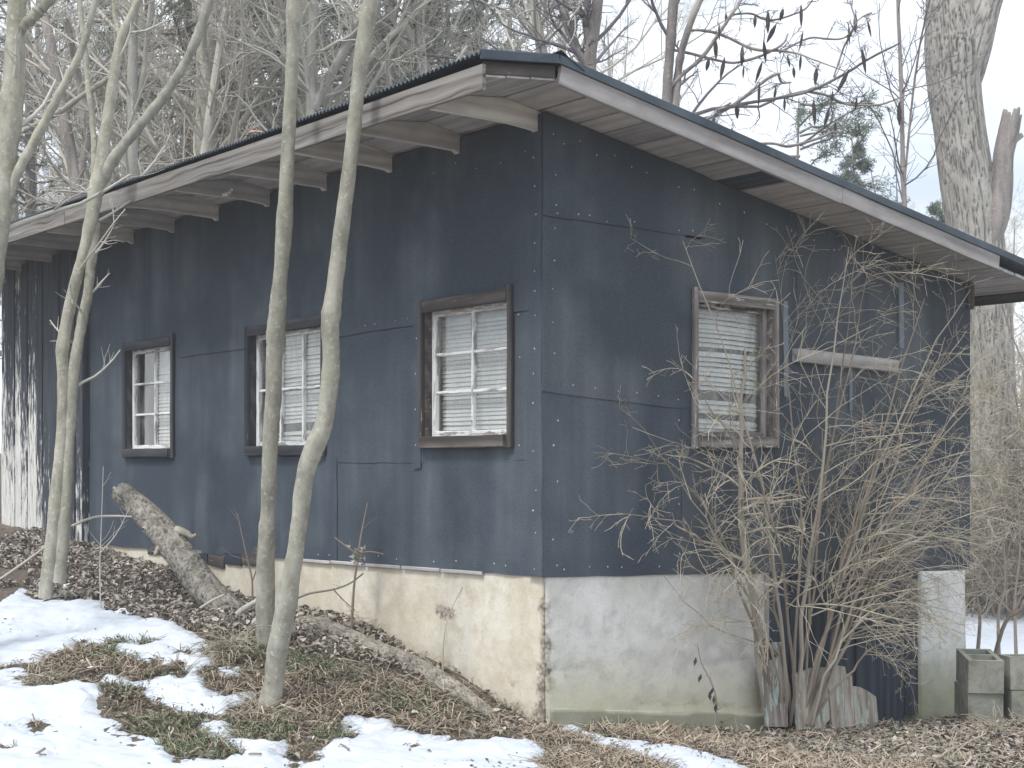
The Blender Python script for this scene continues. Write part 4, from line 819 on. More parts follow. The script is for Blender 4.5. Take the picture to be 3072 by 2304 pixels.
def ridged_obj(name, P, R, sides, rng, amp, fr, matl, root, jag=0, capmat=None):
    V, Fq, cv = ridged(P, R, sides, rng, amp, fr, jag, True, 4.4 if 'log' in name else .55); k = len(V); K = R.shape[1]
    V = np.vstack([V, V[:sides].mean(0), V[-sides:].mean(0) - (nrm(P[0, -1] - P[0, -2]) * (.25 * jag))]); cv = np.append(cv, [0, 0])
    me = bpy.data.meshes.new(name); fs = [tuple(f) for f in Fq] + [((j + 1) % sides, j, k) for j in range(sides)] + [((K - 1) * sides + j, (K - 1) * sides + (j + 1) % sides, k + 1) for j in range(sides)]
    me.from_pydata([tuple(p) for p in (V - np.array(root.location))], [], fs)
    for p in me.polygons: p.use_smooth = True
    a = me.attributes.new('crev', 'FLOAT', 'POINT'); a.data.foreach_set('value', cv.astype(np.float32)); me.materials.append(matl)
    if capmat:
        me.materials.append(capmat)
        for p in me.polygons[len(Fq):]: p.material_index = 1; p.use_smooth = False
    me.update(); return mobj(name, me, None, root, Matrix.Translation(root.location))
rb_ = np.random.default_rng(8)
# big tree right
gbt = gz(6.4, 19.4); pyb = HY + (CAMZ - gbt + .05) * F / 19.4
Pt, Rt = pxline([(2985, pyb, 250), (2975, 1700, 190), (2970, 1500, 176), (2962, 1200, 170), (2950, 950, 165), (2925, 700, 162), (2898, 520, 158), (2878, 380, 150), (2862, 260, 155), (2858, 150, 165), (2852, 60, 150), (2838, -60, 120), (2825, -300, 100), (2810, -700, 60)], 19.4, 330)
bt = tree_root('oak_tree', Pt, 'big rough-barked tree with a broken stub behind the right end of the roof')
ridged_obj('trunk', Pt, Rt, 150, rb_, .03, 15, M['ridged_bark'], bt)
Pl, Rl = pxline([(2880, 330, 60), (2898, 230, 100), (2922, 130, 108), (2950, 40, 92), (2985, -50, 80), (3050, -180, 70), (3110, -380, 50)], 19.35, 90); ridged_obj('limb', Pl, Rl, 84, rb_, .016, 8, M['ridged_bark'], bt)
Pl, Rl = pxline([(2950, 760, 60), (2985, 660, 78), (3005, 560, 66), (3010, 470, 60), (3025, 400, 62), (3035, 350, 58)], 19.2, 60); ridged_obj('broken_stub', Pl, Rl, 40, rb_, .014, 8, M['brown_bark'], bt, .22)
gs = []
for st in ([(3020, 450, 22), (3045, 420, 20), (3066, 405, 16)], ):
    gs.append((*pxline(st, 19.2, 8), 8))
part_tubes('stub', gs, M['brown_bark'], bt)
a = grow(Pt, Rt, 26, .9, .99, (.1, .2), (40, 80), 7, .16, .05, .12, rb_); a2 = grow(*a, 5, .2, .95, (.3, .6), (25, 60), 5, .5, .02, .12, rb_); a3 = grow(*a2, 3, .2, .95, (.3, .6), (25, 60), 4, .6, .0, .12, rb_)
part_tubes('crown', [(*a, 5), (*a2, 4), (*a3, 3)], M['twig_dark'], bt)
# fallen log: from the raised butt down along the slope to the corner
lp = [(365, 1478, 74, 10.9), (430, 1535, 88, 10.7), (500, 1610, 100, 10.5), (560, 1690, 104, 10.35), (620, 1770, 106, 10.2), (690, 1840, 108, 10.0), (760, 1905, 100, 9.85)]
ll_ = [(1475, 2140, 40, 8.18), (1440, 2118, 56, 8.26), (1380, 2085, 64, 8.4), (1300, 2050, 66, 8.58), (1230, 2022, 66, 8.74), (1150, 1992, 62, 8.93), (1060, 1960, 58, 9.14), (960, 1925, 50, 9.36), (900, 1905, 40, 9.5)]
Pl, Rl = pxline(lp, 10, 300); Rl = Rl * .88
Pl = Pl[:, ::-1]; Rl = Rl[:, ::-1]; P2_, R2_ = pxline(ll_, 8.6, 200)
P2_[0, :, 2] = ground(P2_[0, :, 0], P2_[0, :, 1]) + R2_[0] * .35
lg = tag(empty('fallen_log', Pl[0, 0]), 'rough-barked log sticking up at a slant before the long wall', 'log')
ridged_obj('log_body', Pl, Rl, 64, rb_, .012, 4.2, M['log_bark'], lg, .03, M['cut_wood'])
lg2 = tag(empty('fallen_log', P2_[0, 0]), 'dark thin log half buried along the foot of the tan foundation', 'log'); ridged_obj('log_body', P2_, R2_, 56, rb_, .01, 3.4, M['log_bark_dark'], lg2, .03, M['cut_wood'])
gs = [(*pxline([(530, 1590, 30, 10.45), (560, 1600, 22, 10.4), (575, 1610, 14, 10.38), (592, 1602, 10, 10.35)], 10.4, 8), 6), (*pxline([(520, 1600, 24, 10.45), (480, 1640, 20, 10.42), (465, 1665, 10, 10.4)], 10.4, 8), 6), (*pxline([(470, 1560, 26, 10.6), (430, 1590, 18, 10.5)], 10.4, 6), 6)]
part_tubes('branch_stub', gs, M['log_bark'], lg)

# ------------------------------------------------------------------ bush before the gable wall
rq = np.random.default_rng(17)
def shrub_canes(bases, tips, K=14):
    Ps = []; Rs = []
    for (bx, by, bd, bw), (tx, ty, td), (mx, my, md) in zip(bases, tips[0], tips[1]):
        a = at(bx, by, bd); c = at(tx, ty, td); b = at(mx, my, md); t = np.linspace(0, 1, K)[:, None]
        p = (1 - t) ** 2 * a + 2 * t * (1 - t) * b + t ** 2 * c + np.vstack([np.zeros((1, 3)), np.cumsum(rq.normal(size=(K - 1, 3)) * .018, 0)]); Ps.append(p); Rs.append(bw / 2 / F * bd * np.linspace(1, .16, K))
    return np.array(Ps), np.array(Rs)
bases = []; tips = []; mids = []
spec = [  # base px, tip, mid, base width
    ((2300, 2160), (2275, 1000), (2230, 1500), 46), ((2300, 2150), (1835, 1500), (2330, 1500), 26), ((2330, 2160), (1900, 1210), (2300, 1620), 28), ((2350, 2170), (2020, 760), (2420, 1500), 30), ((2370, 2165), (1960, 1050), (2380, 1450), 26),
    ((2380, 2165), (2540, 850), (2420, 1500), 34), ((2390, 2165), (2600, 730), (2480, 1450), 40), ((2400, 2160), (2640, 700), (2470, 1300), 26), ((2410, 2165), (2790, 900), (2560, 1500), 40), ((2420, 2165), (2920, 850), (2600, 1400), 36), ((2430, 2160), (2905, 960), (2560, 1450), 34),
    ((2440, 2165), (2940, 1120), (2620, 1560), 34), ((2450, 2165), (2930, 1300), (2620, 1620), 34), ((2450, 2160), (2960, 1420), (2600, 1600), 30), ((2460, 2160), (2890, 1560), (2600, 1560), 28), ((2450, 2165), (2780, 1900), (2560, 1640), 24), ((2460, 2165), (2700, 2090), (2560, 1780), 22), ((2440, 2165), (2860, 1020), (2640, 1500), 28), ((2450, 2165), (2900, 1480), (2680, 1450), 26), ((2430, 2165), (2850, 1640), (2620, 1380), 24), ((2440, 2165), (2700, 1300), (2560, 1500), 26),
    ((2350, 2165), (2100, 1350), (2330, 1650), 26), ((2390, 2160), (2330, 830), (2440, 1500), 26), ((2360, 2165), (2180, 1180), (2300, 1600), 26), ((2470, 2165), (2720, 1780), (2570, 1650), 22), ((2420, 2165), (2880, 1750), (2650, 1480), 24), ((2430, 2165), (2830, 1230), (2560, 1700), 30)]
for (b_, t_, m_, w_) in spec:
    bd = 8.75 + rq.uniform(-.12, .2); g = gpix(b_[0], b_[1]); sW = p2(t_[0], t_[1])[0]; wd = (C0 + D2 * max(0, sW))[1]
    uj = rq.uniform(-.05, .05); bd = round(float(np.clip(g[1], 8.4, 9.3)), 2) + uj
    td = wd - rq.uniform(.12, .9); md = (bd + td) / 2 - rq.uniform(.0, .3); bases.append((2372 + (b_[0] - 2372) * (1 if w_ == 46 else .75) + rq.uniform(-8, 8), b_[1] + 10, bd, w_ * (.68 if w_ == 46 else .4))); tips.append((t_[0] + rq.uniform(-25, 25), t_[1] + rq.uniform(-25, 25), td)); mids.append((m_[0] + rq.uniform(-30, 30), m_[1], md))
Pc, Rc = shrub_canes(bases, (tips, mids))
def off_wall(P):
    a = (P[..., 0] - C0[0]) * N2[0] + (P[..., 1] - C0[1]) * N2[1]; s = (P[..., 0] - C0[0]) * D2[0] + (P[..., 1] - C0[1]) * D2[1]
    push = np.where((a < .05) & (s < 4.3), .05 + rq.uniform(0, .05, a.shape) - a, 0); P = P.copy(); P[..., 0] += N2[0] * push; P[..., 1] += N2[1] * push; return P
Pc = off_wall(Pc)
out_ = np.array([.03, -.005, -.02])
b1 = grow(Pc, Rc, 12, .22, .99, (.18, .4), (25, 70), 8, .5, -.015, .13, rq, bias=out_ * 2.2, minr=.002); b1 = (off_wall(b1[0]), b1[1])
b2 = grow(*b1, 6, .12, .97, (.25, .55), (25, 70), 6, .6, -.02, .14, rq, bias=out_, minr=.0015); b2 = (off_wall(b2[0]), b2[1])
b3 = grow(*b2, 1, .2, .95, (.3, .6), (30, 70), 4, .7, -.0, .12, rq, minr=.0016); b3 = (off_wall(b3[0]), b3[1])
sh = tag(empty('bare_shrub', (Pc[5, 0, 0], Pc[5, 0, 1], Pc[5, 0, 2])), 'large leafless tan shrub spreading before the gable wall', 'shrub')
for k in range(len(Pc)): part_tubes('cane', [(Pc[k:k + 1], Rc[k:k + 1], 8)], M['twig_brown'] if k % 3 else M['twig_mid'], sh)
tag(part_tubes('twigs', [(*b1, 5), (*b2, 4), (*b3, 3)], M['twig_tan'], sh, False), kind='stuff')

# ------------------------------------------------------------------ woods behind the house
def stem_to_ground(st, dep):
    p = st[0]; x = (p[0] - CX) / F * dep; g = gz(x, dep); py = HY + (CAMZ - g + .08) * F / dep
    q = st[1] if len(st) > 1 else st[0]; sl = (p[0] - q[0]) / max(1, (p[1] - q[1])); sl = max(-.06, min(.06, sl))
    n = 3; ext = [(p[0] + sl * (py - p[1]) * (1 - k / n), py + (p[1] - py) * k / n, p[2] * (1.35 - .35 * k / n)) for k in range(n)]
    return ext + list(st)
def wild_tree(name, label, stems, dep, barkm, twigm, seed, dens=(14, 6, 4), twl=(.12, .26), group=None, up=.05, tlow=.35):
    rng = np.random.default_rng(seed); root = None; tw = []
    for i, st in enumerate(stems):
        if i == 0: st = stem_to_ground(st, dep)
        P, R = pxline(st, dep, 50); P, R = wobble(P, R, rng, .05)
        P[0, :, 1] += np.interp(np.arange(50), [0, 17, 33, 49], [0, .05, -.1, rng.uniform(-.8, .8)]) if i else 0
        if root is None: root = tree_root(name, P, label, 'tree', group)
        V, Fq = tubes([(P, R, 10)]); mobj('trunk' if i == 0 else 'limb', npmesh('trunk', V - np.array(root.location), Fq, True), barkm, root, Matrix.Translation(root.location))
        a = grow(P, R, dens[0], tlow if i == 0 else .15, .99, twl, (30, 75), 8, .35, up, .13, rng, minr=.004); b = grow(*a, dens[1], .15, .97, (.25, .55), (25, 65), 6, .55, up * .5, .13, rng, minr=.0028); c = grow(*b, dens[2], .15, .97, (.3, .6), (25, 65), 5, .6, .02, .13, rng, minr=.0022); tw += [(*a, 5), (*b, 4), (*c, 3)]
    V, Fq = tubes(tw); mobj('crown', npmesh('crown', V - np.array(root.location), Fq), twigm, root, Matrix.Translation(root.location)); return root, tw
wild_tree('bare_tree', 'smooth pale upright trunk left of centre in the woods', [[(396, 620, 31), (398, 450, 30), (400, 190, 27), (405, 0, 25), (408, -250, 20), (400, -700, 10)], [(402, 330, 16), (430, 200, 16), (462, 20, 15), (490, -150, 10)]], 15.5, M['pale_bark'], M['twig_grey'], 101)
wild_tree('dead_tree', 'reddish brown dead trunk with stripped bark leaning left', [[(238, 620, 40), (222, 500, 36), (193, 337, 34), (160, 150, 30), (135, 40, 26), (110, -120, 20)], [(228, 560, 22), (255, 420, 26), (248, 250, 22), (240, 100, 18)]], 16.5, M['brown_bark'], M['twig_grey'], 102)
wild_tree('dark_tree', 'dark straight rough trunk rising behind the eave', [[(698, 470, 48), (696, 300, 46), (694, 100, 43), (694, -100, 40), (690, -500, 26)]], 18, M['brown_bark'], M['twig_grey'], 103, (26, 7, 4), (.06, .16), tlow=.5)
wild_tree('bare_tree', 'grey trunk with peeling bark between the two front trunks', [[(930, 360, 34), (931, 200, 30), (937, 0, 27), (930, -300, 18)], [(940, 330, 26), (962, 280, 28), (1000, 210, 28), (1050, 120, 26), (1080, 20, 24), (1110, -150, 16)]], 17, M['grey_bark'], M['twig_pale'], 104, (20, 7, 4))
wild_tree('bare_tree', 'pale trunk rising directly behind the ridge', [[(1630, 200, 32), (1622, 120, 30), (1604, 0, 27), (1585, -150, 24), (1560, -500, 12)]], 15, M['grey_bark'], M['twig_grey'], 105, (24, 7, 4), tlow=.4)
wild_tree('forked_tree', 'dark tree forking in three just right of the ridge', [[(1772, 260, 40), (1772, 190, 38), (1785, 90, 36), (1797, 0, 34), (1815, -160, 28), (1840, -420, 14)], [(1768, 230, 26), (1745, 170, 27), (1712, 90, 24), (1680, 20, 20), (1650, -80, 14)], [(1770, 160, 20), (1760, 80, 22), (1758, 0, 20), (1750, -160, 14)]], 14.5, M['brown_bark'], M['twig_dark'], 106, (14, 6, 3))
wild_tree('thin_sapling', 'slim straight sapling standing left of the big tree', [[(2712, 660, 16), (2706, 450, 14), (2702, 250, 12), (2694, 0, 10), (2690, -200, 6)], [(2712, 560, 7), (2735, 350, 7), (2748, 150, 6), (2760, -50, 4)]], 13.5, M['brown_bark'], M['twig_dark'], 107, (22, 4, 2), (.12, .26), up=.09)
z3 = lambda L: [(2048 + a * .482, b * .482, c) for a, b, c in L]
pod, tw = wild_tree('pod_tree', 'spreading bare tree hung with dark seed pods beyond the roof', [[(2000, 420, 34), (2001, 289, 31), (2012, 140, 29), (2022, 0, 28), (2040, -200, 22), (2060, -500, 12)],
    [(2008, 380, 26), (2024, 318, 26), (2034, 230, 24), (2047, 145, 22), (2075, 60, 20), (2110, -20, 18), (2160, -160, 12)], z3([(-80, 540, 11), (0, 460, 11), (130, 340, 12), (250, 170, 11), (360, 0, 10), (420, -120, 8)]),
    z3([(-60, 310, 8), (60, 330, 8), (300, 380, 8), (440, 370, 8), (560, 330, 7), (640, 260, 6), (680, 180, 5)]), z3([(-100, 850, 9), (130, 750, 10), (330, 640, 9), (540, 490, 9), (640, 480, 7), (760, 400, 5)]),
    z3([(200, 690, 8), (330, 650, 9), (560, 610, 9), (780, 570, 9), (980, 480, 8), (1100, 430, 7), (1220, 400, 5)]), z3([(780, 570, 8), (900, 590, 8), (1000, 640, 8), (1060, 665, 7), (1200, 670, 6), (1400, 600, 4)]),
    z3([(380, 900, 7), (560, 890, 8), (680, 905, 8), (860, 860, 8), (1000, 790, 7), (1100, 700, 6)]), z3([(20, 190, 9), (120, 185, 9), (250, 210, 9), (440, 310, 9), (640, 340, 7), (760, 440, 5), (900, 560, 4)]), z3([(310, 90, 6), (440, 80, 6), (560, 130, 6), (740, 90, 5), (820, 10, 4)]), z3([(600, 330, 6), (800, 230, 6), (1000, 240, 5), (1080, 140, 4), (1150, 110, 4)]), z3([(940, 480, 6), (1010, 290, 6), (1060, 160, 5), (1030, 30, 4)]), z3([(300, 640, 6), (200, 700, 7), (190, 780, 6)])],
    13.5, M['brown_bark'], M['twig_dark'], 108, (8, 4, 2), (.12, .3), up=-.01)
# pods hang from the twigs of the limbs
V = []; Fs = []
prof = [(0, .004), (.03, .012), (.09, .021), (.15, .018), (.2, .01), (.23, .002)]
for j, (d, r) in enumerate(prof):
    for k in range(6): V.append((r * math.cos(k * 1.047) * .8, r * math.sin(k * 1.047), -d))
for j in range(5):
    for k in range(6): Fs.append((j * 6 + k, j * 6 + (k + 1) % 6, j * 6 + 6 + (k + 1) % 6, j * 6 + 6 + k))
podme = pymesh('seed_pod', V, Fs, True); podme.materials.append(M['pod'])
rp = np.random.default_rng(3); cand = np.concatenate([g[0].reshape(-1, 3) for g in tw[6:] if g[2] in (4, 5)]); pxs = CX + cand[:, 0] / cand[:, 1] * F; pys = HY - (cand[:, 2] - CAMZ) / cand[:, 1] * F
ok = np.where((pxs > 2080) & (pxs < 2780) & (pys > 10) & (pys < 400))[0]
used_ = []
for i in rp.permutation(ok):
    if len(used_) >= 36: break
    if any((pxs[i] - u_[0]) ** 2 + (pys[i] - u_[1]) ** 2 < 38 ** 2 for u_ in used_): continue
    used_.append((pxs[i], pys[i]))
    Mx = Matrix.Translation(Vector(cand[i])) @ Matrix.Rotation(rp.uniform(0, 6.28), 4, 'Z') @ Matrix.Rotation(rp.uniform(-.3, .5), 4, 'X') @ Matrix.Diagonal((rp.uniform(.5, 1.3), rp.uniform(.5, 1.2), rp.uniform(.45, 1.05), 1))
    mobj('seed_pod', podme, None, pod, Mx)

# generic bare trees: four prototypes, copied
def proto_bare(seed, H, barkm, twigm, lean, n0=24, dens=(7, 5, 3)):
    rng = np.random.default_rng(seed); t = np.linspace(0, 1, 24); P = np.stack([lean * t ** 1.5 + .12 * np.sin(t * 5 + seed), .1 * np.cos(t * 6 + seed) - .1, H * t], -1)[None]; R = (.012 * H * (1 - t) ** .8 + .012)[None]
    a = grow(P, R, n0, .18, .98, (.16, .36), (30, 70), 8, .3, .05, .14, rng, minr=.007); b = grow(*a, dens[0], .15, .97, (.28, .6), (25, 65), 6, .55, .03, .13, rng, minr=.005); c = grow(*b, dens[1], .15, .97, (.3, .65), (25, 65), 5, .6, .01, .14, rng, minr=.004); d = grow(*c, dens[2], .15, .97, (.35, .7), (25, 65), 4, .7, 0, .14, rng, minr=.0035)
    V, Fq = tubes([(P, R, 10)]); m1 = npmesh('trunk', V, Fq, True); m1.materials.append(barkm); V, Fq = tubes([(*a, 5), (*b, 4), (*c, 3), (*d, 3)]); m2 = npmesh('crown', V, Fq); m2.materials.append(twigm); return m1, m2
BARE = [proto_bare(201, 12, M['pale_bark'], M['twig_grey'], .8), proto_bare(202, 10, M['grey_bark'], M['twig_grey'], -.7, 28), proto_bare(203, 13, M['grey_bark'], M['twig_pale'], .3), proto_bare(204, 9, M['grey_bark'], M['twig_grey'], .5, 30)]
def put(name, meshes, x, y, rz, sc, label, group, cat='tree'):
    Mx = Matrix.Translation((x, y, gz(x, y) - .06)) @ Matrix.Rotation(rz, 4, 'Z') @ Matrix.Scale(sc, 4); r = bpy.data.objects.new(name, None); finish(r, None, Mx); tag(r, label, cat, group)
    for nm, me in zip(('trunk', 'crown'), meshes): mobj(nm, me, None, r, Mx)
    return r
rt_ = np.random.default_rng(77)
for k in range(19):
    dep = rt_.uniform(17, 34); px_ = rt_.uniform(-250, 1560) if k < 17 else rt_.uniform(1560, 1950); put('bare_tree', BARE[k % 4], (px_ - CX) / F * dep, dep, rt_.uniform(0, 6.28), rt_.uniform(.85, 1.25), 'leafless grey tree in the dense woods behind the house', 'bare trees massed behind the house')
for k in range(12):
    dep = rt_.uniform(40, 60); px_ = 1950 + k * 115 + rt_.uniform(-40, 40); put('bare_tree', BARE[(k + 1) % 4], (px_ - CX) / F * dep, dep, rt_.uniform(0, 6.28), rt_.uniform(.7, 1.0), 'distant leafless tree beyond the gable end', 'distant trees beyond the gable end')
for k in range(10):
    dep = rt_.uniform(24, 36); px_ = 2860 + k * 60 + rt_.uniform(-20, 20); put('bare_tree', BARE[(k + 3) % 4], (px_ - CX) / F * dep, dep, rt_.uniform(0, 6.28), rt_.uniform(.45, .7), 'small leafless tree past the right end of the house', 'small trees past the right end')
# evergreens
def proto_pine(seed, H, W, low, dens, nl, nw, matl, cone=True, tuft=9):
    rng = np.random.default_rng(seed); t = np.linspace(0, 1, 20); P = np.stack([.08 * np.sin(t * 4), .08 * np.cos(t * 5), H * t], -1)[None]; R = (.011 * H * (1 - t) + .01)[None]
    nb = dens; tt = rng.uniform(low, .985, nb); L = W * ((1 - tt) if cone else (.35 + .65 * np.sin(np.clip((tt - low) / (1 - low), 0, 1) * 2.6))) * rng.uniform(.6, 1.1, nb) + .12
    az = rng.uniform(0, 6.283, nb); el = rng.uniform(-.15, .45, nb); d = np.stack([np.cos(az) * np.cos(el), np.sin(az) * np.cos(el), np.sin(el)], -1); st = np.stack([0 * tt, 0 * tt, tt * H], -1)
    K = 6; f = np.linspace(0, 1, K)[None, :, None]; Pb = st[:, None] + d[:, None] * L[:, None, None] * f; Pb[..., 2] += -.12 * L[:, None] * f[..., 0] ** 2 + rng.normal(size=(nb, K)) * .02; Rb = (.012 + .008 * L)[:, None] * np.linspace(1, .25, K)[None]
    Pc, Rc = grow(Pb, Rb, 7, .25, 1, (.2, .45), (25, 60), 4, .5, .03, .1, rng, minr=.004)
    pts = np.concatenate([Pb[:, 2:].reshape(-1, 3), Pc.reshape(-1, 3)]); tan = np.concatenate([nrm(np.gradient(Pb, axis=1))[:, 2:].reshape(-1, 3), nrm(np.gradient(Pc, axis=1)).reshape(-1, 3)])
    i = np.repeat(np.arange(len(pts)), tuft); n = len(i); dd = nrm(tan[i] * .8 + rng.normal(size=(n, 3)) * .75); base = pts[i] + rng.normal(size=(n, 3)) * .03; ln = rng.uniform(.6, 1.2, n) * nl; s = nrm(np.cross(dd, rng.normal(size=(n, 3)))) * nw
    V = np.stack([base - s, base + s, base + dd * ln[:, None]], 1).reshape(-1, 3); nd = npmesh('crown', V, np.arange(n * 3).reshape(-1, 3)); nd.materials.append(matl)
    V, Fq = tubes([(P, R, 9), (Pb, Rb, 4), (Pc, Rc, 3)]); m1 = npmesh('trunk', V, Fq, True); m1.materials.append(M['brown_bark']); return m1, nd
PINE = [proto_pine(301, 13, 2.6, .22, 110, .13, .007, M['pine_needles'], False, 8), proto_pine(302, 11, 2.2, .2, 100, .13, .007, M['pine_needles'], True, 9)]
CEDAR = proto_pine(303, 8, 2.0, .08, 190, .075, .009, M['cedar_needles'], True, 7)
SCRAG = proto_pine(304, 8, 1.7, .45, 60, .12, .008, M['pine_needles'], False, 9)
for k, (px_, dep, sc) in enumerate([(80, 27, 1.0), (330, 30, 1.1), (560, 19, .8), (760, 20, .85), (860, 24, 1.0), (1060, 21, .85), (1240, 19, .8), (1340, 22, .9), (1450, 25, .95), (-120, 24, 1.0)]):
    put('pine_tree', PINE[k % 2], (px_ - CX) / F * dep, dep, k * 1.3, sc, 'grey-green pine among the bare trees behind the house', 'pines in the woods behind the house')
def top_tree(name, meshes, H, px_, py_, dep, label):
    x = (px_ - CX) / F * dep; top = CAMZ + (HY - py_) / F * dep; put(name, meshes, x, dep, px_ * .01, (top - gz(x, dep)) / H, label, None)
top_tree('cedar_tree', CEDAR, 8, 2564, 370, 24, 'dark green cone-shaped cedar seen above the rake edge')
top_tree('pine_tree', SCRAG, 8, 2400, 280, 22, 'scraggly thin-topped pine left of the cedar')
top_tree('cedar_tree', CEDAR, 8, 2820, 560, 27, 'low green cedar peeking left of the big tree')
top_tree('cedar_tree', CEDAR, 8, 2690, 560, 30, 'small faint cedar behind the slim sapling')

# ------------------------------------------------------------------ thicket past the right end of the house
rk = np.random.default_rng(29); n = 70; x = rk.uniform(5.6, 8.2, n); y = rk.uniform(18.2, 19.2, n); z = ground(x, y); K = 10; P = np.zeros((n, K, 3)); P[:, 0] = np.stack([x, y, z], -1); d = np.stack([rk.normal(size=n) * .3, rk.normal(size=n) * .2, np.ones(n)], -1); L = rk.uniform(2.2, 5.0, n)
for k in range(1, K):
    d = nrm(d + rk.normal(size=(n, 3)) * .16 + np.array([0, 0, -.02 * k])); P[:, k] = P[:, k - 1] + d * (L / (K - 1))[:, None]
R = rk.uniform(.008, .024, n)[:, None] * np.linspace(1, .3, K)[None]
a = grow(P, R, 18, .1, .98, (.15, .35), (30, 80), 7, .5, -.02, .16, rk, minr=.005); b = grow(*a, 6, .1, .97, (.3, .6), (30, 75), 5, .6, -.03, .16, rk, minr=.004)
th = tag(empty('bramble_thicket', (6.6, 18.6, gz(6.6, 18.6))), 'tangled brown thicket and vines at the foot of the big tree', 'thicket')
part_tubes('canes', [(P, R, 6)], M['twig_brown'], th); tag(part_tubes('twigs', [(*a, 4), (*b, 3)], M['twig_tan'], th, False), kind='stuff')

twiggy_later = [([(2925, 1930, 12), (2940, 1860, 10), (2930, 1780, 8), (2950, 1650, 5)], 13.0, 501), ([(3000, 1930, 10), (2995, 1850, 9), (3015, 1760, 7), (3010, 1600, 4)], 13.4, 502), ([(2960, 1940, 14), (3010, 1880, 12), (3060, 1830, 10), (3110, 1780, 8)], 12.6, 503), ([(3050, 1900, 10), (3045, 1800, 8), (3060, 1650, 6), (3050, 1450, 4)], 13.8, 504)]
# ------------------------------------------------------------------ concrete blocks
def hollow_block(L=.4, Wd=.2, H=.19):
    xs_ = [0, .03, .185, .215, .37, .4]; ys_ = [0, .03, .17, .2]; V = []; Fs = []
    holes = {(1, 1), (3, 1)}
    idx = {}
    for zi, z in enumerate((0, H)):
        for i, x in enumerate(xs_):
            for j, y in enumerate(ys_): idx[i, j, zi] = len(V); V.append((x - L / 2, y - Wd / 2, z))
    for i in range(5):
        for j in range(3):
            if (i, j) in holes:
                for (p, q_) in (((i, j), (i + 1, j)), ((i + 1, j), (i + 1, j + 1)), ((i + 1, j + 1), (i, j + 1)), ((i, j + 1), (i, j))): Fs.append((idx[(*q_, 0)], idx[(*p, 0)], idx[(*p, 1)], idx[(*q_, 1)]))
            else:
                for zi in (0, 1):
                    f = (idx[i, j, zi], idx[i + 1, j, zi], idx[i + 1, j + 1, zi], idx[i, j + 1, zi]); Fs.append(f if zi else f[::-1])
    for i in range(5): Fs.append((idx[i, 0, 0], idx[i + 1, 0, 0], idx[i + 1, 0, 1], idx[i, 0, 1])); Fs.append((idx[i + 1, 3, 0], idx[i, 3, 0], idx[i, 3, 1], idx[i + 1, 3, 1]))
    for j in range(3): Fs.append((idx[0, j + 1, 0], idx[0, j, 0], idx[0, j, 1], idx[0, j + 1, 1])); Fs.append((idx[5, j, 0], idx[5, j + 1, 0], idx[5, j + 1, 1], idx[5, j, 1]))
    me = pymesh('concrete_block', V, Fs); a = me.attributes.new('moss', 'FLOAT', 'POINT'); a.data.foreach_set('value', np.array([.25 if v_[2] < .1 else .5 for v_ in V], np.float32)); me.materials.append(M['block']); return me
bk = hollow_block(); zb = gz(3.5, 10.0)
for (px_, dz, dep, rz, lab) in ((2935, 0, 9.95, .12, 'lower left mossy concrete block beside the white pier'), (2938, .218, 9.93, .1, 'upper left hollow concrete block beside the white pier'), (3118, 0, 9.85, .02, 'lower right concrete block at the picture edge'), (3112, .218, 9.87, .05, 'upper right hollow concrete block at the picture edge')):
    Mx = Matrix.Translation(((px_ - CX) / F * dep, dep, zb - .02 + dz)) @ Matrix.Rotation(rz + (1.35 if px_ < 3000 else 0), 4, 'Z') @ Matrix.Rotation(.0 if dz == 0 else -.05, 4, 'Y' if px_ < 3000 else 'X') @ Matrix.Scale(1.14, 4); tag(mobj('concrete_block', bk, None, None, Mx), lab, 'block', 'stacked concrete blocks')

# ------------------------------------------------------------------ arched plank panel leaning behind the shrub
z9 = lambda L: [(2048 + a * .482, 1504 + b * .482) for a, b in L]
pn = tag(empty('plank_panel', W2(2.4, gz(*W2(2.4, 0, .16)[:2]), .16)), 'arched panel of faded pale-green planks leaning behind the shrub', 'panel')
def px_prism(name, L, o, t, matl, parent):
    pts = [p2(a, b, o) for a, b in z9(L)]; zs = [p[1] for p in pts]; lo = min(zs); s0 = sum(p[0] for p in pts) / len(pts); lean = lambda z: o - (z - lo) * .08
    base = W2(s0, lo, o); X = Vector((0, 0, 1)); Y = Vector((D2[0], D2[1], 0)); Z = X.cross(Y); Mx = Matrix((X, Y, Z)).transposed().to_4x4(); Mx.translation = base; inv = Mx.inverted()
    A = [inv @ W2(s, z, lean(z) + t) for s, z in pts]; B = [inv @ W2(s, z, lean(z)) for s, z in pts]; n = len(A)
    Fs = [tuple(range(n)), tuple(range(2 * n - 1, n - 1, -1))] + [(i, i + n, (i + 1) % n + n, (i + 1) % n) for i in range(n)]; me = pymesh(name, A + B, Fs); bm = bmesh.new(); bm.from_mesh(me); bmesh.ops.recalc_face_normals(bm, faces=bm.faces); bm.to_mesh(me); bm.free(); return mobj(name, me, matl, parent, Mx)
for L in ([(700, 1080), (800, 1040), (798, 1412), (705, 1420)], [(803, 1040), (906, 1034), (904, 1350), (880, 1380), (862, 1418), (803, 1415)], [(909, 1032), (960, 1020), (1018, 1030), (1022, 1070), (1056, 1085), (1054, 1395), (915, 1412)], [(1060, 1150), (1100, 1155), (1150, 1180), (1198, 1215), (1204, 1360), (1190, 1400), (1090, 1420), (1060, 1400)]): px_prism('plank', L, .16, .022, M['sign_wood'], pn)
hp = tag(empty('notched_board', W2(2.0, gz(*W2(2.0, 0, .12)[:2]), .12)), 'grey board with a heart-notched top beside the foundation end', 'board')
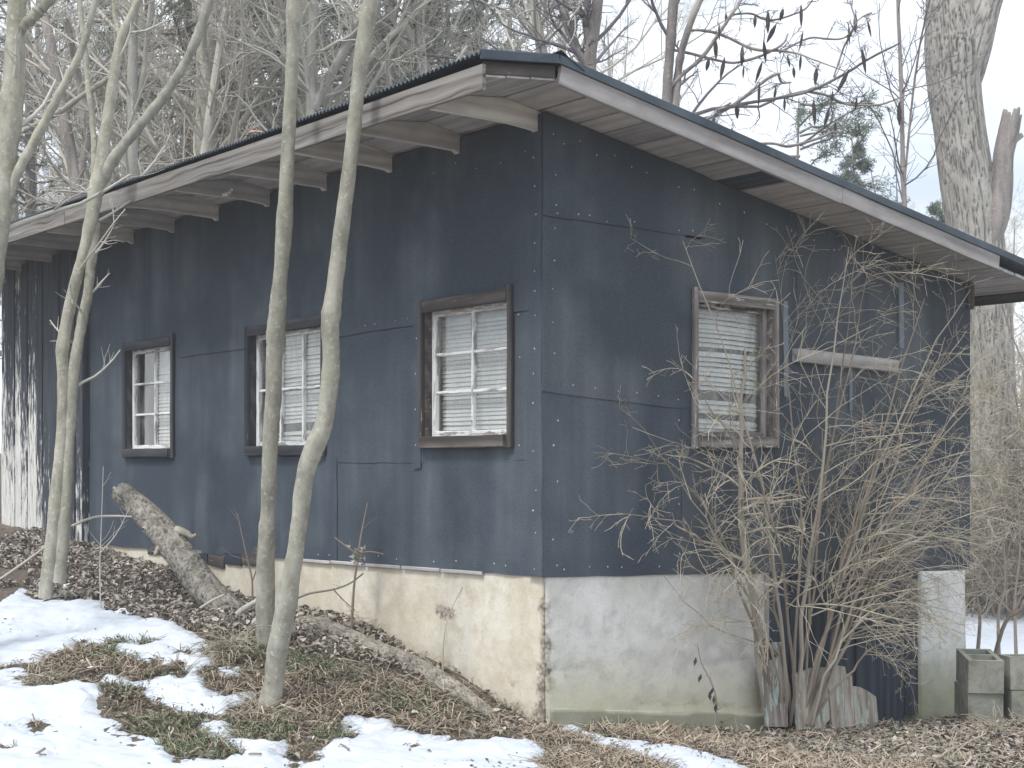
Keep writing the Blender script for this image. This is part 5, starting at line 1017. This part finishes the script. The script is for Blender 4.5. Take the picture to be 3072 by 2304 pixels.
px_prism('plank', [(500, 1010), (590, 985), (612, 960), (575, 915), (572, 885), (600, 878), (612, 900), (626, 878), (650, 884), (648, 930), (640, 1400), (510, 1400)], .12, .022, M['sign_wood'], hp)
# ------------------------------------------------------------------ saplings, stalks, sticks and small things
def twiggy(name, label, lines, dep, matl, seed, n=3, cat='sapling', lr=(.15, .35)):
    rng = np.random.default_rng(seed); gs = []; root = None
    for i, st in enumerate(lines):
        if i == 0: st = to_ground(st, dep)[:1] + list(st[1:])
        P, R = pxline(st, dep, 14); gs.append((P, R, 6))
        if root is None: root = tag(empty(name, P[0, 0]), label, cat)
        if n: a = grow(P, R, n, .35, .98, lr, (30, 65), 5, .5, .03, .1, rng, minr=.0012); gs.append((*a, 3))
    part_tubes('stem', gs, matl, root); return root
sp_ = twiggy('thin_sapling', 'thin bent sapling with a clump of dead leaves by the foundation', [[(1052, 1860, 9), (1062, 1760, 8), (1075, 1665, 8), (1085, 1600, 7), (1103, 1508, 4)], [(1075, 1665, 7), (1040, 1640, 6), (1003, 1612, 5)], [(1078, 1660, 6), (1110, 1655, 5), (1150, 1662, 4)], [(1090, 1720, 6), (1050, 1750, 6), (1000, 1768, 7), (930, 1780, 8), (890, 1795, 9)], [(1000, 1768, 5), (1030, 1800, 4), (1066, 1832, 3)]], 9.35, M['twig_brown'], 401, 1)
V = []; Fs = []; rl = np.random.default_rng(9); c = at(1076, 1668, 9.33)
for k in range(46):
    p = c + rl.normal(size=3) * np.array([.018, .018, .03]); d = nrm(rl.normal(size=3)) * .035; e = nrm(np.cross(d, rl.normal(size=3))) * .012; q_ = len(V); V += [p - e, p + e, p + d]; Fs.append((q_, q_ + 1, q_ + 2))
mobj('dead_leaf_clump', pymesh('dead_leaf_clump', V, Fs), M['nest'], sp_)
twiggy('thin_sapling', 'wispy sapling before the flaking boards', [[(303, 1835, 4), (300, 1700, 4), (304, 1580, 3), (310, 1400, 2)], [(300, 1660, 4), (350, 1600, 3), (390, 1520, 2)]], 10.2, M['twig_grey'], 402, 5)
twiggy('thin_sapling', 'leafless twig stem left of the straight pale trunk', [[(755, 1800, 7), (757, 1750, 6), (745, 1690, 5), (725, 1600, 4), (712, 1540, 3)], [(757, 1745, 5), (770, 1700, 4), (768, 1640, 3)]], 10.2, M['twig_brown'], 403, 4)
twiggy('dry_stalk', 'single dry grass stalk against the tan foundation', [[(1328, 2012, 6), (1330, 1940, 5), (1345, 1850, 4), (1388, 1762, 3)]], 8.6, M['twig_tan'], 404, 0, 'stalk')
dk = twiggy('dry_stalk', 'dry weed stalk with withered leaves before the grey foundation', [[(2132, 2165, 7), (2150, 2120, 6), (2135, 2050, 5), (2105, 1990, 4), (2092, 1930, 3)], [(2150, 2130, 5), (2172, 2118, 3)]], 8.5, M['twig_brown'], 405, 2, 'stalk', (.1, .2))
V = []; Fs = []
for (px_, py_) in ((2142, 2085), (2128, 2075), (2148, 2110), (2104, 2020), (2088, 1970), (2140, 2060)):
    p = at(px_, py_, 8.48); d = np.array([rl.normal() * .01, rl.normal() * .01, -.055]); e = np.array([.012, .006, 0.]); q_ = len(V); V += [p, p + d * .5 + e, p + d, p + d * .5 - e]; Fs.append((q_, q_ + 1, q_ + 2, q_ + 3))
mobj('withered_leaf', pymesh('withered_leaf', V, Fs), M['pod'], dk)
twiggy('dry_stalk', 'pale dry stalk with seed heads at the bottom right corner', [[(2790, 2350, 5), (2840, 2280, 5), (2900, 2230, 4), (2960, 2200, 3)], [(2840, 2285, 4), (2850, 2240, 3), (2862, 2190, 3)]], 8.0, M['twig_tan'], 406, 5, 'stalk')
for k_, (st_, d_, sd_k) in enumerate(twiggy_later): twiggy('briar_stem', ['dark crooked briar stem just right of the white pier', 'thin upright briar stem above the concrete blocks', 'slanting dark briar stem over the snow behind the blocks', 'tall briar stem at the right picture edge'][k_], [st_], d_, M['twig_brown'], sd_k, 6, 'briar')
def stick(label, st, dep, matl): 
    P, R = pxline(st, dep, 12); V, Fq = tubes([(P, R, 7)]); o = mobj('stick', npmesh('stick', V - P[0, 0], Fq, True), matl, None, Matrix.Translation(Vector(P[0, 0]))); tag(o, label, 'stick', 'sticks lying about')
stick('bare stick poking out of the snow at the bottom left corner', [(30, 2310, 9), (80, 2280, 9), (135, 2245, 8)], 7.35, M['twig_brown'])
stick('grey stick slanting up at the left edge above the snow', [(-10, 1745, 9), (70, 1690, 9), (135, 1640, 7), (150, 1610, 5)], 10.9, M['twig_grey'])
stick('curved pale stick reaching from the twin stems to the log', [(215, 1578, 8), (280, 1552, 8), (340, 1548, 7), (395, 1550, 5)], 10.6, M['twig_grey'])
stick('broken grey branch leaning on the straight trunk', [(690, 1870, 20), (715, 1840, 20), (745, 1818, 18), (775, 1800, 14)], 9.6, M['grey_bark'])
stick('short stick crossing the log', [(600, 1825, 9), (640, 1800, 8), (672, 1785, 7)], 9.9, M['twig_grey'])
# tufts of long dry grass
def tuft(px_, py_, n, h, label, seed):
    rng = np.random.default_rng(seed); g = gpix(px_, py_); K = 6; P = np.zeros((n, K, 3)); P[:, 0] = g + rng.normal(size=(n, 3)) * np.array([.06, .06, 0]); P[:, 0, 2] = ground(P[:, 0, 0], P[:, 0, 1]) - .01; d = nrm(rng.normal(size=(n, 3)) * np.array([.7, .7, .3]) + np.array([0, 0, 1.0])); L = rng.uniform(.4, 1, n) * h
    for k in range(1, K): d = nrm(d + rng.normal(size=(n, 3)) * .1 + np.array([0, 0, -.32])); P[:, k] = P[:, k - 1] + d * (L / (K - 1))[:, None]; P[:, k, 2] = np.maximum(P[:, k, 2], ground(P[:, k, 0], P[:, k, 1]) + .01)
    V, Fq = tubes([(P, np.full((n, K), .0025), 3)]); tag(mobj('grass_tuft', npmesh('grass_tuft', V - g, Fq), M['twig_tan'], None, Matrix.Translation(Vector(g))), label, 'grass tuft', 'tufts of dry grass')
tuft(690, 1960, 150, .34, 'long dry grass tuft left of the straight pale trunk', 1); tuft(800, 2135, 130, .22, 'dry grass tuft round the foot of the S-bent trunk', 2); tuft(1075, 1880, 110, .2, 'dry grass tuft under the clumped sapling', 3); tuft(130, 2040, 90, .16, 'dry grass tuft in the snow hollow at left', 4); tuft(1150, 2060, 70, .18, 'dry grass tuft beside the lower part of the log', 5); tuft(2830, 2160, 160, .26, 'dry weed tuft before the white pier', 6); tuft(2990, 2200, 120, .24, 'dry weed tuft before the concrete blocks', 7); tuft(2560, 2190, 70, .14, 'dry grass tuft before the arched plank panel', 8); tuft(1850, 2195, 70, .12, 'low grass tuft at the foot of the grey foundation', 9)
# stones
def stone(px_, py_, r, matl, label, seed):
    rng = np.random.default_rng(seed); bm = bmesh.new(); bmesh.ops.create_icosphere(bm, subdivisions=3, radius=r)
    for v_ in bm.verts: v_.co = Vector((v_.co.x * 1.25, v_.co.y, v_.co.z * .75)) * (1 + .25 * (float(vn(v_.co.x / r * 1.5 + seed, v_.co.y / r * 1.5 + v_.co.z / r, seed)) - .5))
    me = bpy.data.meshes.new('stone'); bm.to_mesh(me); bm.free()
    for p in me.polygons: p.use_smooth = True
    g = gpix(px_, py_); tag(mobj('stone', me, matl, None, Matrix.Translation((g[0], g[1], g[2] + r * .4))), label, 'stone')
stone(192, 1768, .035, M['white_ceramic'], 'round white stone at the foot of the twin stems', 5); stone(190, 1795, .05, M['block'], 'grey stone beneath the white one', 6)
# white wasp nest under the eave, orange leaf on the roof edge, white knob in the shrub
bm = bmesh.new()
for (dx, dz, r) in ((0, 0, .016), (.02, .012, .013), (-.022, -.004, .011), (.034, .03, .011)): bmesh.ops.create_icosphere(bm, subdivisions=2, radius=r, matrix=Matrix.Translation((dx, 0, dz)))
me = bpy.data.meshes.new('wasp_nest'); bm.to_mesh(me); bm.free(); sN, zN = p1(680, 562, .45); tag(mobj('wasp_nest', me, M['white_ceramic'], None, Matrix.Translation(W1(sN, 3.355, .45))), 'small white insect nest stuck under an eave rafter', 'insect nest')
V = [(-.07, 0, 0), (-.03, .02, .025), (.03, .02, .03), (.08, 0, .02), (.03, -.025, .012), (-.03, -.02, .01)]; sN, zN = p1(765, 432, EAVE + .02); tag(mobj('fallen_leaf', pymesh('fallen_leaf', V, [(0, 1, 4, 5), (1, 2, 3, 4)]), M['orange_leaf'], None, Matrix.Translation(W1(sN, zdeck(EAVE) + .112, EAVE + .0)) @ Matrix.Rotation(A1, 4, 'Z')), 'single orange-brown leaf lying on the roof edge', 'leaf')
bm = bmesh.new(); bmesh.ops.create_cone(bm, segments=14, radius1=.028, radius2=.022, depth=.06, cap_ends=True); bmesh.ops.bevel(bm, geom=bm.edges[:], offset=.006, segments=2, affect='EDGES'); bmesh.ops.create_cone(bm, segments=10, radius1=.012, radius2=.012, depth=.03, cap_ends=True, matrix=Matrix.Translation((0, 0, .04)))
me = bpy.data.meshes.new('insulator_knob'); bm.to_mesh(me); bm.free(); sN, zN = p2(2406, 1580, .05); tag(mobj('insulator_knob', me, M['white_ceramic'], None, Matrix.Translation(W2(sN, zN, .045))), 'small white ceramic knob on the wall behind the shrub', 'knob')

# ------------------------------------------------------------------ pale volume added to imitate lens veil and lift shadows
hz_ = bpy.data.materials.new('lens_veil'); hz_.use_nodes = True; t = hz_.node_tree; t.nodes.clear(); o_ = t.nodes.new("ShaderNodeOutputMaterial"); pv = t.nodes.new("ShaderNodeVolumePrincipled"); pv.inputs['Color'].default_value = (.93, .96, 1, 1); pv.inputs['Density'].default_value = .003; pv.inputs['Anisotropy'].default_value = 0; t.links.new(pv.outputs[0], o_.inputs['Volume'])
x0, x1, y0, y1, z0, z1 = -40, 60, -8, 75, -2, 20; V = [(x, y, z) for z in (z0, z1) for y in (y0, y1) for x in (x0, x1)]
hb_ = mobj('lens_veil', pymesh('lens_veil', V, [(0, 2, 3, 1), (4, 5, 7, 6), (0, 1, 5, 4), (2, 6, 7, 3), (0, 4, 6, 2), (1, 3, 7, 5)]), hz_); tag(hb_, 'thin pale volume added over the whole yard to imitate lens veil', 'lens_veil', kind='stuff')
